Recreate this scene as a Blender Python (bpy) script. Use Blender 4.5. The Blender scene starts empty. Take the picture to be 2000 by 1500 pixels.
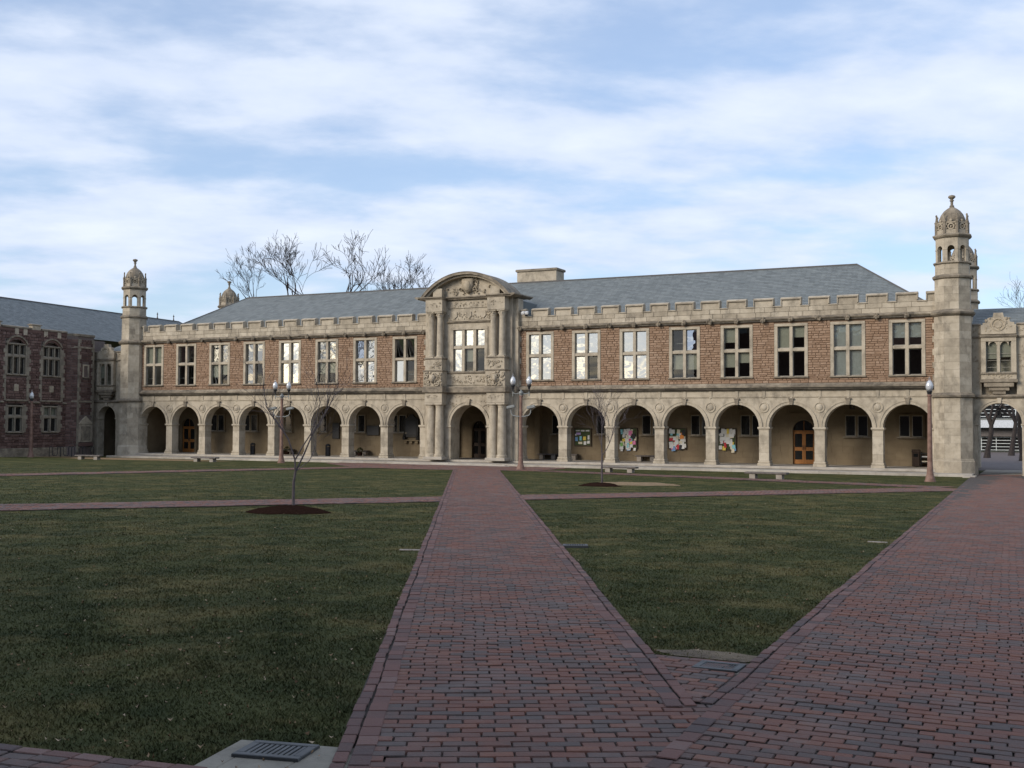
import bpy, math, random
import numpy as np
from mathutils import Matrix, Vector
R = math.radians
sc = bpy.context.scene
col = sc.collection
random.seed(7)

# ------------------------------------------------------------------ camera
YAW, PITCH, ROLL, H = .4488, .0356, -.0049, 1.8
cd = bpy.data.cameras.new('camera'); cam = bpy.data.objects.new('camera', cd); col.objects.link(cam)
cd.sensor_width = 36; cd.lens = 36 * 2200 / 2000; cd.clip_end = 3000
cam.matrix_world = Matrix.Translation((0, 0, H)) @ Matrix.Rotation(YAW, 4, 'Z') @ Matrix.Rotation(R(90) + PITCH, 4, 'X') @ Matrix.Rotation(-ROLL, 4, 'Z')
sc.camera = cam

# ------------------------------------------------------------------ world, sun, exposure
SUN_AZ, SUN_EL = R(212), R(25)
w = bpy.data.worlds.new('World'); sc.world = w; w.use_nodes = True
nt = w.node_tree; N = nt.nodes; Lk = nt.links; N.clear()
def nd(t, **k):
    n = N.new(t)
    for a, b in k.items(): setattr(n, a, b)
    return n
def mth(op, a, b=None, c=None):
    n = nd('ShaderNodeMath', operation=op)
    for i, v in enumerate((a, b, c)):
        if v is None: continue
        if isinstance(v, (int, float)): n.inputs[i].default_value = v
        else: Lk.new(v, n.inputs[i])
    return n.outputs[0]
out = nd('ShaderNodeOutputWorld'); bg = nd('ShaderNodeBackground'); bgc = nd('ShaderNodeBackground'); mixs = nd('ShaderNodeMixShader')
sky = nd('ShaderNodeTexSky', sky_type='NISHITA'); sky.sun_disc = False
sky.sun_elevation = SUN_EL; sky.sun_rotation = SUN_AZ; sky.altitude = 100; sky.air_density = 1.0; sky.dust_density = 1.2; sky.ozone_density = 3.5
bg.inputs[1].default_value = .10
Lk.new(sky.outputs[0], bg.inputs[0])
tc = nd('ShaderNodeTexCoord'); sep = nd('ShaderNodeSeparateXYZ'); Lk.new(tc.outputs['Generated'], sep.inputs[0])
zz = mth('ADD', mth('MAXIMUM', sep.outputs[2], 0), .16)
cmb = nd('ShaderNodeCombineXYZ'); Lk.new(mth('DIVIDE', sep.outputs[0], zz), cmb.inputs[0]); Lk.new(mth('DIVIDE', sep.outputs[1], zz), cmb.inputs[1])
mr = nd('ShaderNodeMapping'); mr.inputs['Rotation'].default_value = (0, 0, -YAW - .12); Lk.new(cmb.outputs[0], mr.inputs[0])
mp = nd('ShaderNodeMapping'); mp.inputs['Scale'].default_value = (.85, 1.1, 1); mp.inputs['Location'].default_value = (4.3, 2.1, 0)
Lk.new(mr.outputs[0], mp.inputs[0])
n1 = nd('ShaderNodeTexNoise'); n1.inputs['Scale'].default_value = 1.75; n1.inputs['Detail'].default_value = 9; n1.inputs['Roughness'].default_value = .5; n1.inputs['Distortion'].default_value = .15
n2 = nd('ShaderNodeTexNoise'); n2.inputs['Scale'].default_value = 4.2; n2.inputs['Detail'].default_value = 7; n2.inputs['Roughness'].default_value = .55
Lk.new(mp.outputs[0], n1.inputs[0]); Lk.new(mp.outputs[0], n2.inputs[0])
s_ = mth('ADD', mth('MULTIPLY', n1.outputs[0], .78), mth('MULTIPLY', n2.outputs[0], .22))
rp = nd('ShaderNodeValToRGB'); rp.color_ramp.elements[0].position = .40; rp.color_ramp.elements[0].color = (.42,) * 3 + (1,); rp.color_ramp.elements[1].position = .55; rp.color_ramp.elements[1].color = (.93,) * 3 + (1,)
rp.color_ramp.interpolation = 'EASE'
Lk.new(s_, rp.inputs[0]); Lk.new(rp.outputs[0], mixs.inputs[0])
rc = nd('ShaderNodeValToRGB'); rc.color_ramp.elements[0].position = .40; rc.color_ramp.elements[0].color = (.54, .635, .82, 1); rc.color_ramp.elements[1].position = .66; rc.color_ramp.elements[1].color = (.76, .82, .93, 1)
Lk.new(mth('ADD', mth('MULTIPLY', n2.outputs[0], .45), mth('MULTIPLY', n1.outputs[0], .55)), rc.inputs[0]); Lk.new(rc.outputs[0], bgc.inputs[0]); bgc.inputs[1].default_value = .6
Lk.new(bg.outputs[0], mixs.inputs[1]); Lk.new(bgc.outputs[0], mixs.inputs[2]); Lk.new(mixs.outputs[0], out.inputs[0])
sd = bpy.data.lights.new('sun', 'SUN'); sun = bpy.data.objects.new('sun', sd); col.objects.link(sun)
sd.energy = 1.5; sd.angle = R(24); sd.color = (1, .9, .77)
sv = Vector((math.sin(SUN_AZ) * math.cos(SUN_EL), math.cos(SUN_AZ) * math.cos(SUN_EL), math.sin(SUN_EL)))
sun.rotation_euler = sv.to_track_quat('Z', 'Y').to_euler(); sun.location = (0, -20, 40)
vs = sc.view_settings; vs.view_transform = 'Standard'; vs.look = 'None'; vs.exposure = .98; vs.gamma = 1; vs.use_curve_mapping = False

# ------------------------------------------------------------------ materials
def mat(name, stops, scale=3, rough=.85, stretch=(1, 1, 1), grime=0, grime_col=(.05, .045, .04), rnd=.5, bump=0, bscale=30, metal=0, objrnd=False, noise=.5, spec=.3, const=False, gz=(.5, .5, .12)):
    """colour = ramp(rnd attribute (+ object random) mixed with noise); optional dark weathering blotches"""
    m = bpy.data.materials.new(name); m.use_nodes = True; t = m.node_tree; n = t.nodes; l = t.links
    b = n['Principled BSDF']; b.inputs['Roughness'].default_value = rough; b.inputs['Metallic'].default_value = metal; b.inputs['Specular IOR Level'].default_value = spec
    def M(op, a, c):
        k = n.new('ShaderNodeMath'); k.operation = op
        for i, v in enumerate((a, c)):
            if isinstance(v, (int, float)): k.inputs[i].default_value = v
            else: l.new(v, k.inputs[i])
        return k.outputs[0]
    geo = n.new('ShaderNodeNewGeometry'); mp = n.new('ShaderNodeMapping'); mp.inputs['Scale'].default_value = stretch; l.new(geo.outputs['Position'], mp.inputs[0])
    no = n.new('ShaderNodeTexNoise'); no.inputs['Scale'].default_value = scale; no.inputs['Detail'].default_value = 6; no.inputs['Roughness'].default_value = .62; l.new(mp.outputs[0], no.inputs[0])
    at = n.new('ShaderNodeAttribute'); at.attribute_name = 'rnd'
    v = at.outputs['Fac']
    if objrnd:
        oi = n.new('ShaderNodeObjectInfo'); v = M('FRACT', M('ADD', v, oi.outputs['Random']), 0)
    f = M('ADD', M('MULTIPLY', v, rnd), M('MULTIPLY', M('ADD', M('MULTIPLY', M('SUBTRACT', no.outputs[0], .5), 1.7), .5), 1 - rnd))
    rmp = n.new('ShaderNodeValToRGB'); e = rmp.color_ramp.elements
    if const: rmp.color_ramp.interpolation = 'LINEAR'
    while len(e) < len(stops): e.new(.5)
    for i, (p, c) in enumerate(stops): e[i].position = p; e[i].color = (*c, 1)
    l.new(f, rmp.inputs[0]); c = rmp.outputs[0]
    if grime:
        g = n.new('ShaderNodeTexNoise'); g.inputs['Scale'].default_value = 1.6; g.inputs['Detail'].default_value = 7; g.inputs['Roughness'].default_value = .7
        mg = n.new('ShaderNodeMapping'); mg.inputs['Scale'].default_value = (gz[0] * 2, gz[1] * 2, gz[2] * 5); l.new(geo.outputs['Position'], mg.inputs[0]); l.new(mg.outputs[0], g.inputs[0])
        gr = n.new('ShaderNodeValToRGB'); gr.color_ramp.elements[0].position = .49; gr.color_ramp.elements[0].color = (0, 0, 0, 1); gr.color_ramp.elements[1].position = .74; gr.color_ramp.elements[1].color = (grime,) * 3 + (1,)
        l.new(g.outputs[0], gr.inputs[0])
        mx = n.new('ShaderNodeMix'); mx.data_type = 'RGBA'; l.new(gr.outputs[0], mx.inputs[0]); l.new(c, mx.inputs[6]); mx.inputs[7].default_value = (*grime_col, 1); c = mx.outputs[2]
    l.new(c, b.inputs['Base Color'])
    if bump:
        nb = n.new('ShaderNodeTexNoise'); nb.inputs['Scale'].default_value = bscale; nb.inputs['Detail'].default_value = 5; l.new(geo.outputs['Position'], nb.inputs[0])
        bp = n.new('ShaderNodeBump'); bp.inputs['Strength'].default_value = bump; bp.inputs['Distance'].default_value = .02; l.new(nb.outputs[0], bp.inputs['Height']); l.new(bp.outputs[0], b.inputs['Normal'])
    return m
def plain(name, c, rough=.6, metal=0, var=.25, scale=6, spec=.4):
    d = tuple(x * (1 - var) for x in c); e = tuple(min(1, x * (1 + var)) for x in c)
    return mat(name, [(.2, d), (.8, e)], scale=scale, rough=rough, metal=metal, rnd=.3, spec=spec)
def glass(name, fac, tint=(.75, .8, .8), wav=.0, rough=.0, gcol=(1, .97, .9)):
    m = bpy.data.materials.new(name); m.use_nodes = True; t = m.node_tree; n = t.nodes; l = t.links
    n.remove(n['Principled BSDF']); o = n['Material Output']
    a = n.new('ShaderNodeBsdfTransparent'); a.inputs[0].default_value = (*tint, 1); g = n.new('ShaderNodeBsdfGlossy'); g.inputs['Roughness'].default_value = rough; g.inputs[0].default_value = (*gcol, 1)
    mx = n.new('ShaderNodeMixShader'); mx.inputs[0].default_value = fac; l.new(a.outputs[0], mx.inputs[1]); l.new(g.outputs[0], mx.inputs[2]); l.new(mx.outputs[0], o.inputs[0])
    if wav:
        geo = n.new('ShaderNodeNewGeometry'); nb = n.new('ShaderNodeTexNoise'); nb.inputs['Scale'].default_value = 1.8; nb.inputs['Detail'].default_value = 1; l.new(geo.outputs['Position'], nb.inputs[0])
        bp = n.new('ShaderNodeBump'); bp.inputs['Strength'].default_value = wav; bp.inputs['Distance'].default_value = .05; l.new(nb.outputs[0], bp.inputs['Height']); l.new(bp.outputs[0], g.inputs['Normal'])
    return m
LIME = [(.15, (.26, .222, .168)), (.5, (.395, .342, .262)), (.85, (.485, .428, .338))]
M = {}
M['lime'] = mat('limestone', LIME, scale=2.3, grime=.8, grime_col=(.115, .10, .08), rnd=.42, bump=.15, bscale=14)
M['limed'] = mat('limestone_weathered', [(.15, (.11, .095, .075)), (.5, (.22, .185, .14)), (.85, (.36, .31, .235))], scale=2.2, grime=.8, grime_col=(.04, .036, .03), rnd=.3, bump=.25, bscale=12, gz=(.5, .5, .5))
M['limew'] = mat('limestone_darker', [(.15, (.15, .128, .098)), (.5, (.235, .205, .16)), (.85, (.31, .272, .21))], scale=2, grime=.5, grime_col=(.07, .06, .05), rnd=.4)  # darker limestone mix for the wing trim, so it stands out less
M['limek'] = mat('limestone_blackened', [(.15, (.05, .043, .035)), (.5, (.095, .082, .065)), (.85, (.19, .165, .13))], scale=2.5, rnd=.3, bump=.2, bscale=12)
M['carve'] = mat('limestone_carved', [(.15, (.24, .2, .145)), (.5, (.37, .315, .235)), (.85, (.46, .4, .31))], scale=2, grime=.3, grime_col=(.07, .06, .05), rnd=.3, bump=.3, bscale=25, gz=(1, 1, 1))
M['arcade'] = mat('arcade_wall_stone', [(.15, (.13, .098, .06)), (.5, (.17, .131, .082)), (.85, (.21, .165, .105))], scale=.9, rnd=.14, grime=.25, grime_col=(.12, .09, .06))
M['brown'] = mat('brown_sandstone', [(.05, (.18, .112, .072)), (.3, (.25, .162, .105)), (.5, (.28, .186, .124)), (.7, (.305, .207, .142)), (.95, (.35, .26, .187))], scale=4, rnd=.5, bump=.5, bscale=22, grime=.3, grime_col=(.10, .055, .035), gz=(1, 1, 1))
M['mortar'] = mat('mortar', [(.2, (.17, .115, .078)), (.8, (.24, .165, .112))], scale=9)
M['purple'] = mat('red_granite_rubble', [(.05, (.06, .035, .03)), (.35, (.105, .062, .052)), (.6, (.135, .082, .07)), (.95, (.19, .13, .11))], scale=5, rnd=.65, bump=.4, bscale=22)
M['pmortar'] = plain('purple_mortar', (.13, .10, .09))
M['slate'] = mat('roof_slate', [(.1, (.108, .122, .124)), (.5, (.146, .163, .165)), (.9, (.182, .2, .2))], scale=1.5, rnd=.5, rough=.6, stretch=(1, 1, 1), spec=.4)
M['lead'] = plain('dark_lead', (.09, .085, .08), .6)
M['paving'] = mat('platform_stone', [(.15, (.25, .22, .18)), (.5, (.36, .325, .275)), (.85, (.44, .405, .35))], scale=1.5, rnd=.4, grime=.35, grime_col=(.14, .12, .1), gz=(.5, .5, .5))
M['brick'] = mat('paving_brick', [(.0, (.078, .066, .062)), (.2, (.094, .074, .069)), (.36, (.112, .076, .067)), (.5, (.138, .074, .06)), (.66, (.158, .073, .055)), (.82, (.18, .087, .062)), (1, (.155, .122, .106))], scale=9, rnd=.66, rough=.75, bump=.35, bscale=60, objrnd=True, const=True, spec=.2, grime=.65, grime_col=(.165, .132, .122), gz=(.35, .35, .1))
M['brickb'] = mat('border_brick', [(.0, (.07, .062, .063)), (.35, (.11, .069, .063)), (.7, (.155, .083, .071)), (1, (.18, .13, .117))], scale=9, rnd=.75, rough=.8, bump=.35, bscale=60, objrnd=True, spec=.2)
M['sand'] = plain('joint_sand', (.075, .06, .052), .95, var=.4)
M['soil'] = mat('bare_soil', [(.15, (.07, .052, .035)), (.5, (.125, .095, .062)), (.85, (.2, .155, .1))], scale=5, rnd=.1, bump=.6, bscale=40)
M['straw'] = mat('straw_ground', [(.15, (.13, .085, .042)), (.5, (.22, .15, .078)), (.85, (.32, .225, .125))], scale=4, rnd=.2, bump=.6, bscale=40)
M['mulch'] = mat('bark_mulch', [(.15, (.01, .0055, .004)), (.5, (.022, .012, .009)), (.85, (.042, .024, .017))], scale=20, rnd=.5, bump=.8, bscale=50, rough=1, spec=.0)
M['bark'] = mat('bark', [(.15, (.022, .018, .017)), (.85, (.06, .048, .044))], scale=8, rnd=.1)
M['barkp'] = mat('young_bark', [(.15, (.05, .042, .045)), (.85, (.12, .10, .105))], scale=8, rnd=.1)
M['post'] = mat('rusty_lamp_post', [(.15, (.12, .068, .05)), (.5, (.185, .11, .084)), (.85, (.25, .16, .125))], scale=4, rnd=.1, rough=.65)
M['metal'] = plain('grey_painted_metal', (.21, .22, .215), .5)
M['black'] = plain('black_metal', (.018, .018, .02), .5)
M['iron'] = plain('cast_iron', (.05, .054, .056), .55, var=.4)
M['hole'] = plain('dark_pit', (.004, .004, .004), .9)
M['concrete'] = mat('concrete', [(.15, (.15, .138, .115)), (.85, (.27, .25, .205))], scale=4, rnd=.1, bump=.2, bscale=50)
M['bench'] = mat('bench_stone', [(.15, (.19, .165, .14)), (.85, (.34, .30, .255))], scale=3, rnd=.3, bump=.3)
M['benchtop'] = mat('bench_top_stone', [(.15, (.07, .06, .055)), (.85, (.17, .15, .135))], scale=3, rnd=.3, bump=.3)
M['wood'] = mat('orange_oak_door', [(.15, (.22, .085, .02)), (.85, (.38, .165, .045))], scale=5, stretch=(3, 3, .4), rnd=.2, rough=.45)
M['dwood'] = mat('dark_wood', [(.15, (.03, .018, .011)), (.85, (.075, .045, .028))], scale=5, stretch=(3, 3, .4), rnd=.2, rough=.5)
M['bronze'] = plain('dark_bronze', (.022, .02, .018), .5, metal=.3)
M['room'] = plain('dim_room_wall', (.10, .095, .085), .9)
M['blind'] = plain('roller_blind', (.30, .275, .21), .8, var=.1)
M['paleback'] = plain('pale_reflection_sheet', (.5, .5, .46), .8, var=.12)  # pale sheet imitating a grey reflection in the two right-end windows
M['sash'] = plain('sash_paint', (.27, .25, .21), .6)
M['gS'] = glass('glass_bright_reflection', .6, wav=.12, gcol=(1, .97, .88))  # reflectivity and tint picked pane by pane to set which look bright
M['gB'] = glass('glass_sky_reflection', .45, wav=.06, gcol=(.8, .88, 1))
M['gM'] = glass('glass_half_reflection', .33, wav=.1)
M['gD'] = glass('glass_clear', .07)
M['gdark'] = plain('glass_dark_opaque', (.012, .013, .014), .08, var=.3, spec=.6)  # opaque near-black in place of the unlit space behind the glass
M['globe'] = glass('lamp_globe_glass', .14, tint=(.95, .96, .98), rough=.12)
M['globein'] = plain('lamp_diffuser_white', (.6, .61, .62), .4, var=.05)
M['cork'] = plain('green_pinboard', (.055, .075, .03), .9)
M['papers'] = {k: plain('paper_' + k, c, .8, var=.08, scale=40) for k, c in dict(white=(.62, .62, .6), cream=(.6, .55, .42), pink=(.62, .2, .36), magenta=(.5, .07, .2), yellow=(.66, .5, .09), orange=(.6, .22, .05), blue=(.16, .3, .52), cyan=(.22, .5, .55), red=(.45, .04, .05), green=(.2, .42, .12), lilac=(.4, .3, .55), black=(.03, .03, .035)).items()}
def grass_mat():
    m = bpy.data.materials.new('winter_grass'); m.use_nodes = True; t = m.node_tree; n = t.nodes; l = t.links
    b = n['Principled BSDF']; b.inputs['Roughness'].default_value = .8; b.inputs['Specular IOR Level'].default_value = .03
    geo = n.new('ShaderNodeNewGeometry'); at = n.new('ShaderNodeAttribute'); at.attribute_name = 'rnd'
    def noise(s, d, ro=.6):
        q = n.new('ShaderNodeTexNoise'); q.inputs['Scale'].default_value = s; q.inputs['Detail'].default_value = d; q.inputs['Roughness'].default_value = ro; l.new(geo.outputs['Position'], q.inputs[0]); return q.outputs[0]
    def ramp(v, st):
        r = n.new('ShaderNodeValToRGB'); e = r.color_ramp.elements
        while len(e) < len(st): e.new(.5)
        for i, (p, c) in enumerate(st): e[i].position = p; e[i].color = (*c, 1)
        l.new(v, r.inputs[0]); return r.outputs[0]
    def mix(f, a, c):
        x = n.new('ShaderNodeMix'); x.data_type = 'RGBA'; l.new(f, x.inputs[0]); l.new(a, x.inputs[6]); l.new(c, x.inputs[7]); return x.outputs[2]
    green = ramp(at.outputs['Fac'], [(0, (.039, .045, .0185)), (.5, (.056, .061, .027)), (.85, (.079, .081, .037)), (1, (.16, .136, .074))])
    dry = ramp(at.outputs['Fac'], [(0, (.072, .065, .026)), (.5, (.11, .094, .043)), (1, (.22, .175, .095))])
    f = ramp(noise(.7, 9, .7), [(.48, (0, 0, 0)), (.62, (.95, .95, .95))])
    dark = ramp(noise(1.7, 5), [(.34, (.58, .66, .62)), (.66, (1.2, 1.18, 1.08))])
    c = mix(f, green, dry); mm = n.new('ShaderNodeMix'); mm.data_type = 'RGBA'; mm.blend_type = 'MULTIPLY'; mm.inputs[0].default_value = 1; l.new(c, mm.inputs[6]); l.new(dark, mm.inputs[7])
    l.new(mm.outputs[2], b.inputs['Base Color'])
    v1 = n.new('ShaderNodeVectorMath'); v1.operation = 'SCALE'; v1.inputs['Scale'].default_value = .45; l.new(geo.outputs['Normal'], v1.inputs[0])
    v2 = n.new('ShaderNodeVectorMath'); v2.operation = 'ADD'; v2.inputs[1].default_value = (0, 0, 1); l.new(v1.outputs[0], v2.inputs[0])
    v3 = n.new('ShaderNodeVectorMath'); v3.operation = 'NORMALIZE'; l.new(v2.outputs[0], v3.inputs[0]); l.new(v3.outputs[0], b.inputs['Normal'])
    return m
M['grass'] = grass_mat()
M['lawn'] = mat('lawn_ground', [(.1, (.034, .04, .016)), (.45, (.052, .06, .023)), (.75, (.078, .08, .034)), (1, (.13, .112, .058))], scale=2.5, rnd=.0, bump=.8, bscale=45, stretch=(1, 1, 1))

# ------------------------------------------------------------------ mesh helpers
class MB:
    def __init__(s, T=None): s.v = []; s.f = []; s.r = []; s.cur = .5; s.T = T
    def add(s, vs, fs, r=None):
        o = len(s.v)
        if s.T is not None: vs = [tuple(s.T @ Vector(p)) for p in vs]
        s.v += vs; s.f += [tuple(o + i for i in q) for q in fs]; s.r += [s.cur if r is None else r] * len(fs); return s
    def box(s, x0, x1, y0, y1, z0, z1, c=0, r=None):
        if c:
            vs = [(x, y, z) for z, k in ((z0, c), (z0 + c, 0), (z1 - c, 0), (z1, c)) for x, y in ((x0 + k, y0 + k), (x1 - k, y0 + k), (x1 - k, y1 - k), (x0 + k, y1 - k))]
            fs = [(3, 2, 1, 0), (12, 13, 14, 15)] + [(4 * j + i, 4 * j + (i + 1) % 4, 4 * j + 4 + (i + 1) % 4, 4 * j + 4 + i) for j in range(3) for i in range(4)]
            return s.add(vs, fs, r)
        vs = [(x, y, z) for z in (z0, z1) for x, y in ((x0, y0), (x1, y0), (x1, y1), (x0, y1))]
        return s.add(vs, [(3, 2, 1, 0), (4, 5, 6, 7), (0, 1, 5, 4), (1, 2, 6, 5), (2, 3, 7, 6), (3, 0, 4, 7)], r)
    def prism(s, poly, a, b, axis='y'):
        n = len(poly)
        if axis == 'y': vs = [(x, a, z) for x, z in poly] + [(x, b, z) for x, z in poly]
        elif axis == 'x': vs = [(a, y, z) for y, z in poly] + [(b, y, z) for y, z in poly]
        else: vs = [(x, y, a) for x, y in poly] + [(x, y, b) for x, y in poly]
        return s.add(vs, [tuple(range(n)), tuple(range(2 * n - 1, n - 1, -1))] + [(i, n + i, n + (i + 1) % n, (i + 1) % n) for i in range(n)])
    def lathe(s, prof, cx=0, cy=0, n=12, rot=0, sq=1):
        vs = []; m = len(prof)
        for r_, z in prof:
            for k in range(n):
                a = rot + 2 * math.pi * k / n; vs.append((cx + r_ * math.cos(a), cy + sq * r_ * math.sin(a), z))
        fs = [(j * n + k, j * n + (k + 1) % n, (j + 1) * n + (k + 1) % n, (j + 1) * n + k) for j in range(m - 1) for k in range(n)]
        fs += [tuple(range(n - 1, -1, -1)), tuple((m - 1) * n + k for k in range(n))]
        return s.add(vs, fs)
    def tube(s, pts, rads, n=5):
        P = [Vector(p) for p in pts]; vs = []; u = None
        for i, p in enumerate(P):
            d = (P[min(i + 1, len(P) - 1)] - P[max(i - 1, 0)])
            d = d.normalized() if d.length > 1e-9 else Vector((0, 0, 1))
            if u is None: u = d.orthogonal().normalized()
            u = (u - d * u.dot(d)); u = u.normalized() if u.length > 1e-6 else d.orthogonal().normalized()
            v = d.cross(u); r_ = rads[i] if hasattr(rads, '__len__') else rads
            for k in range(n):
                a = 2 * math.pi * k / n; vs.append(tuple(p + (u * math.cos(a) + v * math.sin(a)) * r_))
        m = len(P)
        fs = [(j * n + k, j * n + (k + 1) % n, (j + 1) * n + (k + 1) % n, (j + 1) * n + k) for j in range(m - 1) for k in range(n)]
        fs += [tuple(range(n - 1, -1, -1)), tuple((m - 1) * n + k for k in range(n))]
        return s.add(vs, fs)
    def archwall(s, c, hw, zs, r_, zt, y0, y1, n=14, zb=None, hr=None):
        """wall piece c-hw..c+hw from springing zs to zt with a round arch of radius r_ cut out (zb: jambs carried down to zb)"""
        hr = hr or r_; A = []; B = []
        for k in range(n + 1):
            a = math.pi * k / n; ca, sa = -math.cos(a), math.sin(a)
            A.append((c + r_ * ca, zs + hr * sa))
            tx = hw / abs(ca) if abs(ca) > 1e-6 else 1e9; tz = (zt - zs) / sa if sa > 1e-6 else 1e9
            t = min(tx, tz); B.append((c + ca * t, zs + sa * t))
        # corner points
        out_ = []
        for k in range(n):
            q = [A[k], A[k + 1], B[k + 1], B[k]]
            if abs(B[k][1] - zt) > 1e-6 and abs(B[k + 1][1] - zt) < 1e-6: q = [A[k], A[k + 1], B[k + 1], (c - hw, zt), B[k]]
            if abs(B[k][1] - zt) < 1e-6 and abs(B[k + 1][1] - zt) > 1e-6: q = [A[k], A[k + 1], B[k + 1], (c + hw, zt), B[k]]
            out_.append(q)
        for q in out_:
            m = len(q); s.add([(x, y0, z) for x, z in q], [tuple(range(m - 1, -1, -1))][:1] if False else [tuple(range(m))]); s.add([(x, y1, z) for x, z in q], [tuple(range(m - 1, -1, -1))])
        for k in range(n):
            (xa, za), (xb, zb_) = A[k], A[k + 1]; s.add([(xa, y0, za), (xb, y0, zb_), (xb, y1, zb_), (xa, y1, za)], [(0, 1, 2, 3)])
        s.add([(c - hw, y0, zt), (c + hw, y0, zt), (c + hw, y1, zt), (c - hw, y1, zt)], [(0, 1, 2, 3)])
        for x in (c - hw, c + hw): s.add([(x, y0, zs), (x, y1, zs), (x, y1, zt), (x, y0, zt)], [(0, 1, 2, 3)])
        for a, b in ((c - hw, c - r_), (c + r_, c + hw)):
            if b - a > .002: s.add([(a, y0, zs), (b, y0, zs), (b, y1, zs), (a, y1, zs)], [(0, 1, 2, 3)])
        if zb is not None:
            for a, b in ((c - hw, c - r_), (c + r_, c + hw)): s.box(a, b, y0, y1, zb, zs)
        return s
    def ring(s, c, zs, r0, r1, y0, y1, a0=0, a1=180, n=16):
        P = []
        for k in range(n + 1):
            a = R(a0 + (a1 - a0) * k / n); ca, sa = -math.cos(a), math.sin(a)
            P += [(c + r0 * ca, y0, zs + r0 * sa), (c + r1 * ca, y0, zs + r1 * sa), (c + r1 * ca, y1, zs + r1 * sa), (c + r0 * ca, y1, zs + r0 * sa)]
        fs = [(4 * k + i, 4 * k + (i + 1) % 4, 4 * k + 4 + (i + 1) % 4, 4 * k + 4 + i) for k in range(n) for i in range(4)] + [(0, 1, 2, 3), (4 * n + 3, 4 * n + 2, 4 * n + 1, 4 * n)]
        return s.add(P, fs)
    def knob(s, x, y, z, rx, ry, rz, n=6):
        vs = [(x, y, z + rz)]; m = 3
        for j in range(1, m + 1):
            t = math.pi * j / (m + 1)
            for k in range(n):
                a = 2 * math.pi * k / n + .5 * j; vs.append((x + rx * math.sin(t) * math.cos(a), y + ry * math.sin(t) * math.sin(a), z + rz * math.cos(t)))
        vs.append((x, y, z - rz)); L_ = len(vs) - 1
        fs = [(0, 1 + k, 1 + (k + 1) % n) for k in range(n)] + [(1 + j * n + k, 1 + j * n + n + k, 1 + j * n + n + (k + 1) % n, 1 + j * n + (k + 1) % n) for j in range(m - 1) for k in range(n)] + [(L_, 1 + (m - 1) * n + (k + 1) % n, 1 + (m - 1) * n + k) for k in range(n)]
        return s.add(vs, fs)
    def mesh(s, name):
        me = bpy.data.meshes.new(name); me.from_pydata(s.v, [], s.f)
        a = me.attributes.new('rnd', 'FLOAT', 'FACE'); a.data.foreach_set('value', s.r); return me
    def build(s, name, m, parent=None, smooth=False, fix=True):
        me = s.mesh(name)
        if fix:
            import bmesh
            bm = bmesh.new(); bm.from_mesh(me); bmesh.ops.recalc_face_normals(bm, faces=bm.faces); bm.to_mesh(me); bm.free()
        me.materials.append(m)
        if smooth: me.polygons.foreach_set('use_smooth', [True] * len(me.polygons))
        o = bpy.data.objects.new(name, me); col.objects.link(o); o.parent = parent
        return o
def npmesh(name, V, F, rnd=None, m=None, parent=None, kind=None):
    V = np.asarray(V, np.float32).reshape(-1, 3); F = np.asarray(F, np.int32); k = F.shape[1]
    me = bpy.data.meshes.new(name); me.vertices.add(len(V)); me.vertices.foreach_set('co', V.ravel())
    me.loops.add(F.size); me.loops.foreach_set('vertex_index', F.ravel()); me.polygons.add(len(F)); me.polygons.foreach_set('loop_start', np.arange(0, F.size, k, dtype=np.int32))
    me.update(calc_edges=True); me.polygons.foreach_set('use_smooth', [False] * len(F))
    if rnd is not None:
        a = me.attributes.new('rnd', 'FLOAT', 'FACE'); a.data.foreach_set('value', np.asarray(rnd, np.float32))
    if m: me.materials.append(m)
    o = bpy.data.objects.new(name, me); col.objects.link(o); o.parent = parent
    if kind: o['kind'] = kind
    return o
def tag(o, label=None, cat=None, group=None, kind=None):
    for k, v in (('label', label), ('category', cat), ('group', group), ('kind', kind)):
        if v: o[k] = v
    return o
def thing(name, label, cat, loc=(0, 0, 0), rz=0, group=None):
    o = bpy.data.objects.new(name, None); col.objects.link(o); o.location = loc; o.rotation_euler = (0, 0, rz); o.empty_display_size = .3
    return tag(o, label, cat, group)
def copytree(o, parent=None):
    c = o.copy(); col.objects.link(c); c.parent = parent
    for ch in o.children: copytree(ch, c)
    return c
def inst(name, me, loc, parent=None, rz=0, sc_=None):
    o = bpy.data.objects.new(name, me); col.objects.link(o); o.location = loc; o.rotation_euler = (0, 0, rz); o.parent = parent
    if sc_: o.scale = sc_
    return o
SL = .0155
def gz(y): return -SL * min(max(y, 0), 70)

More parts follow.
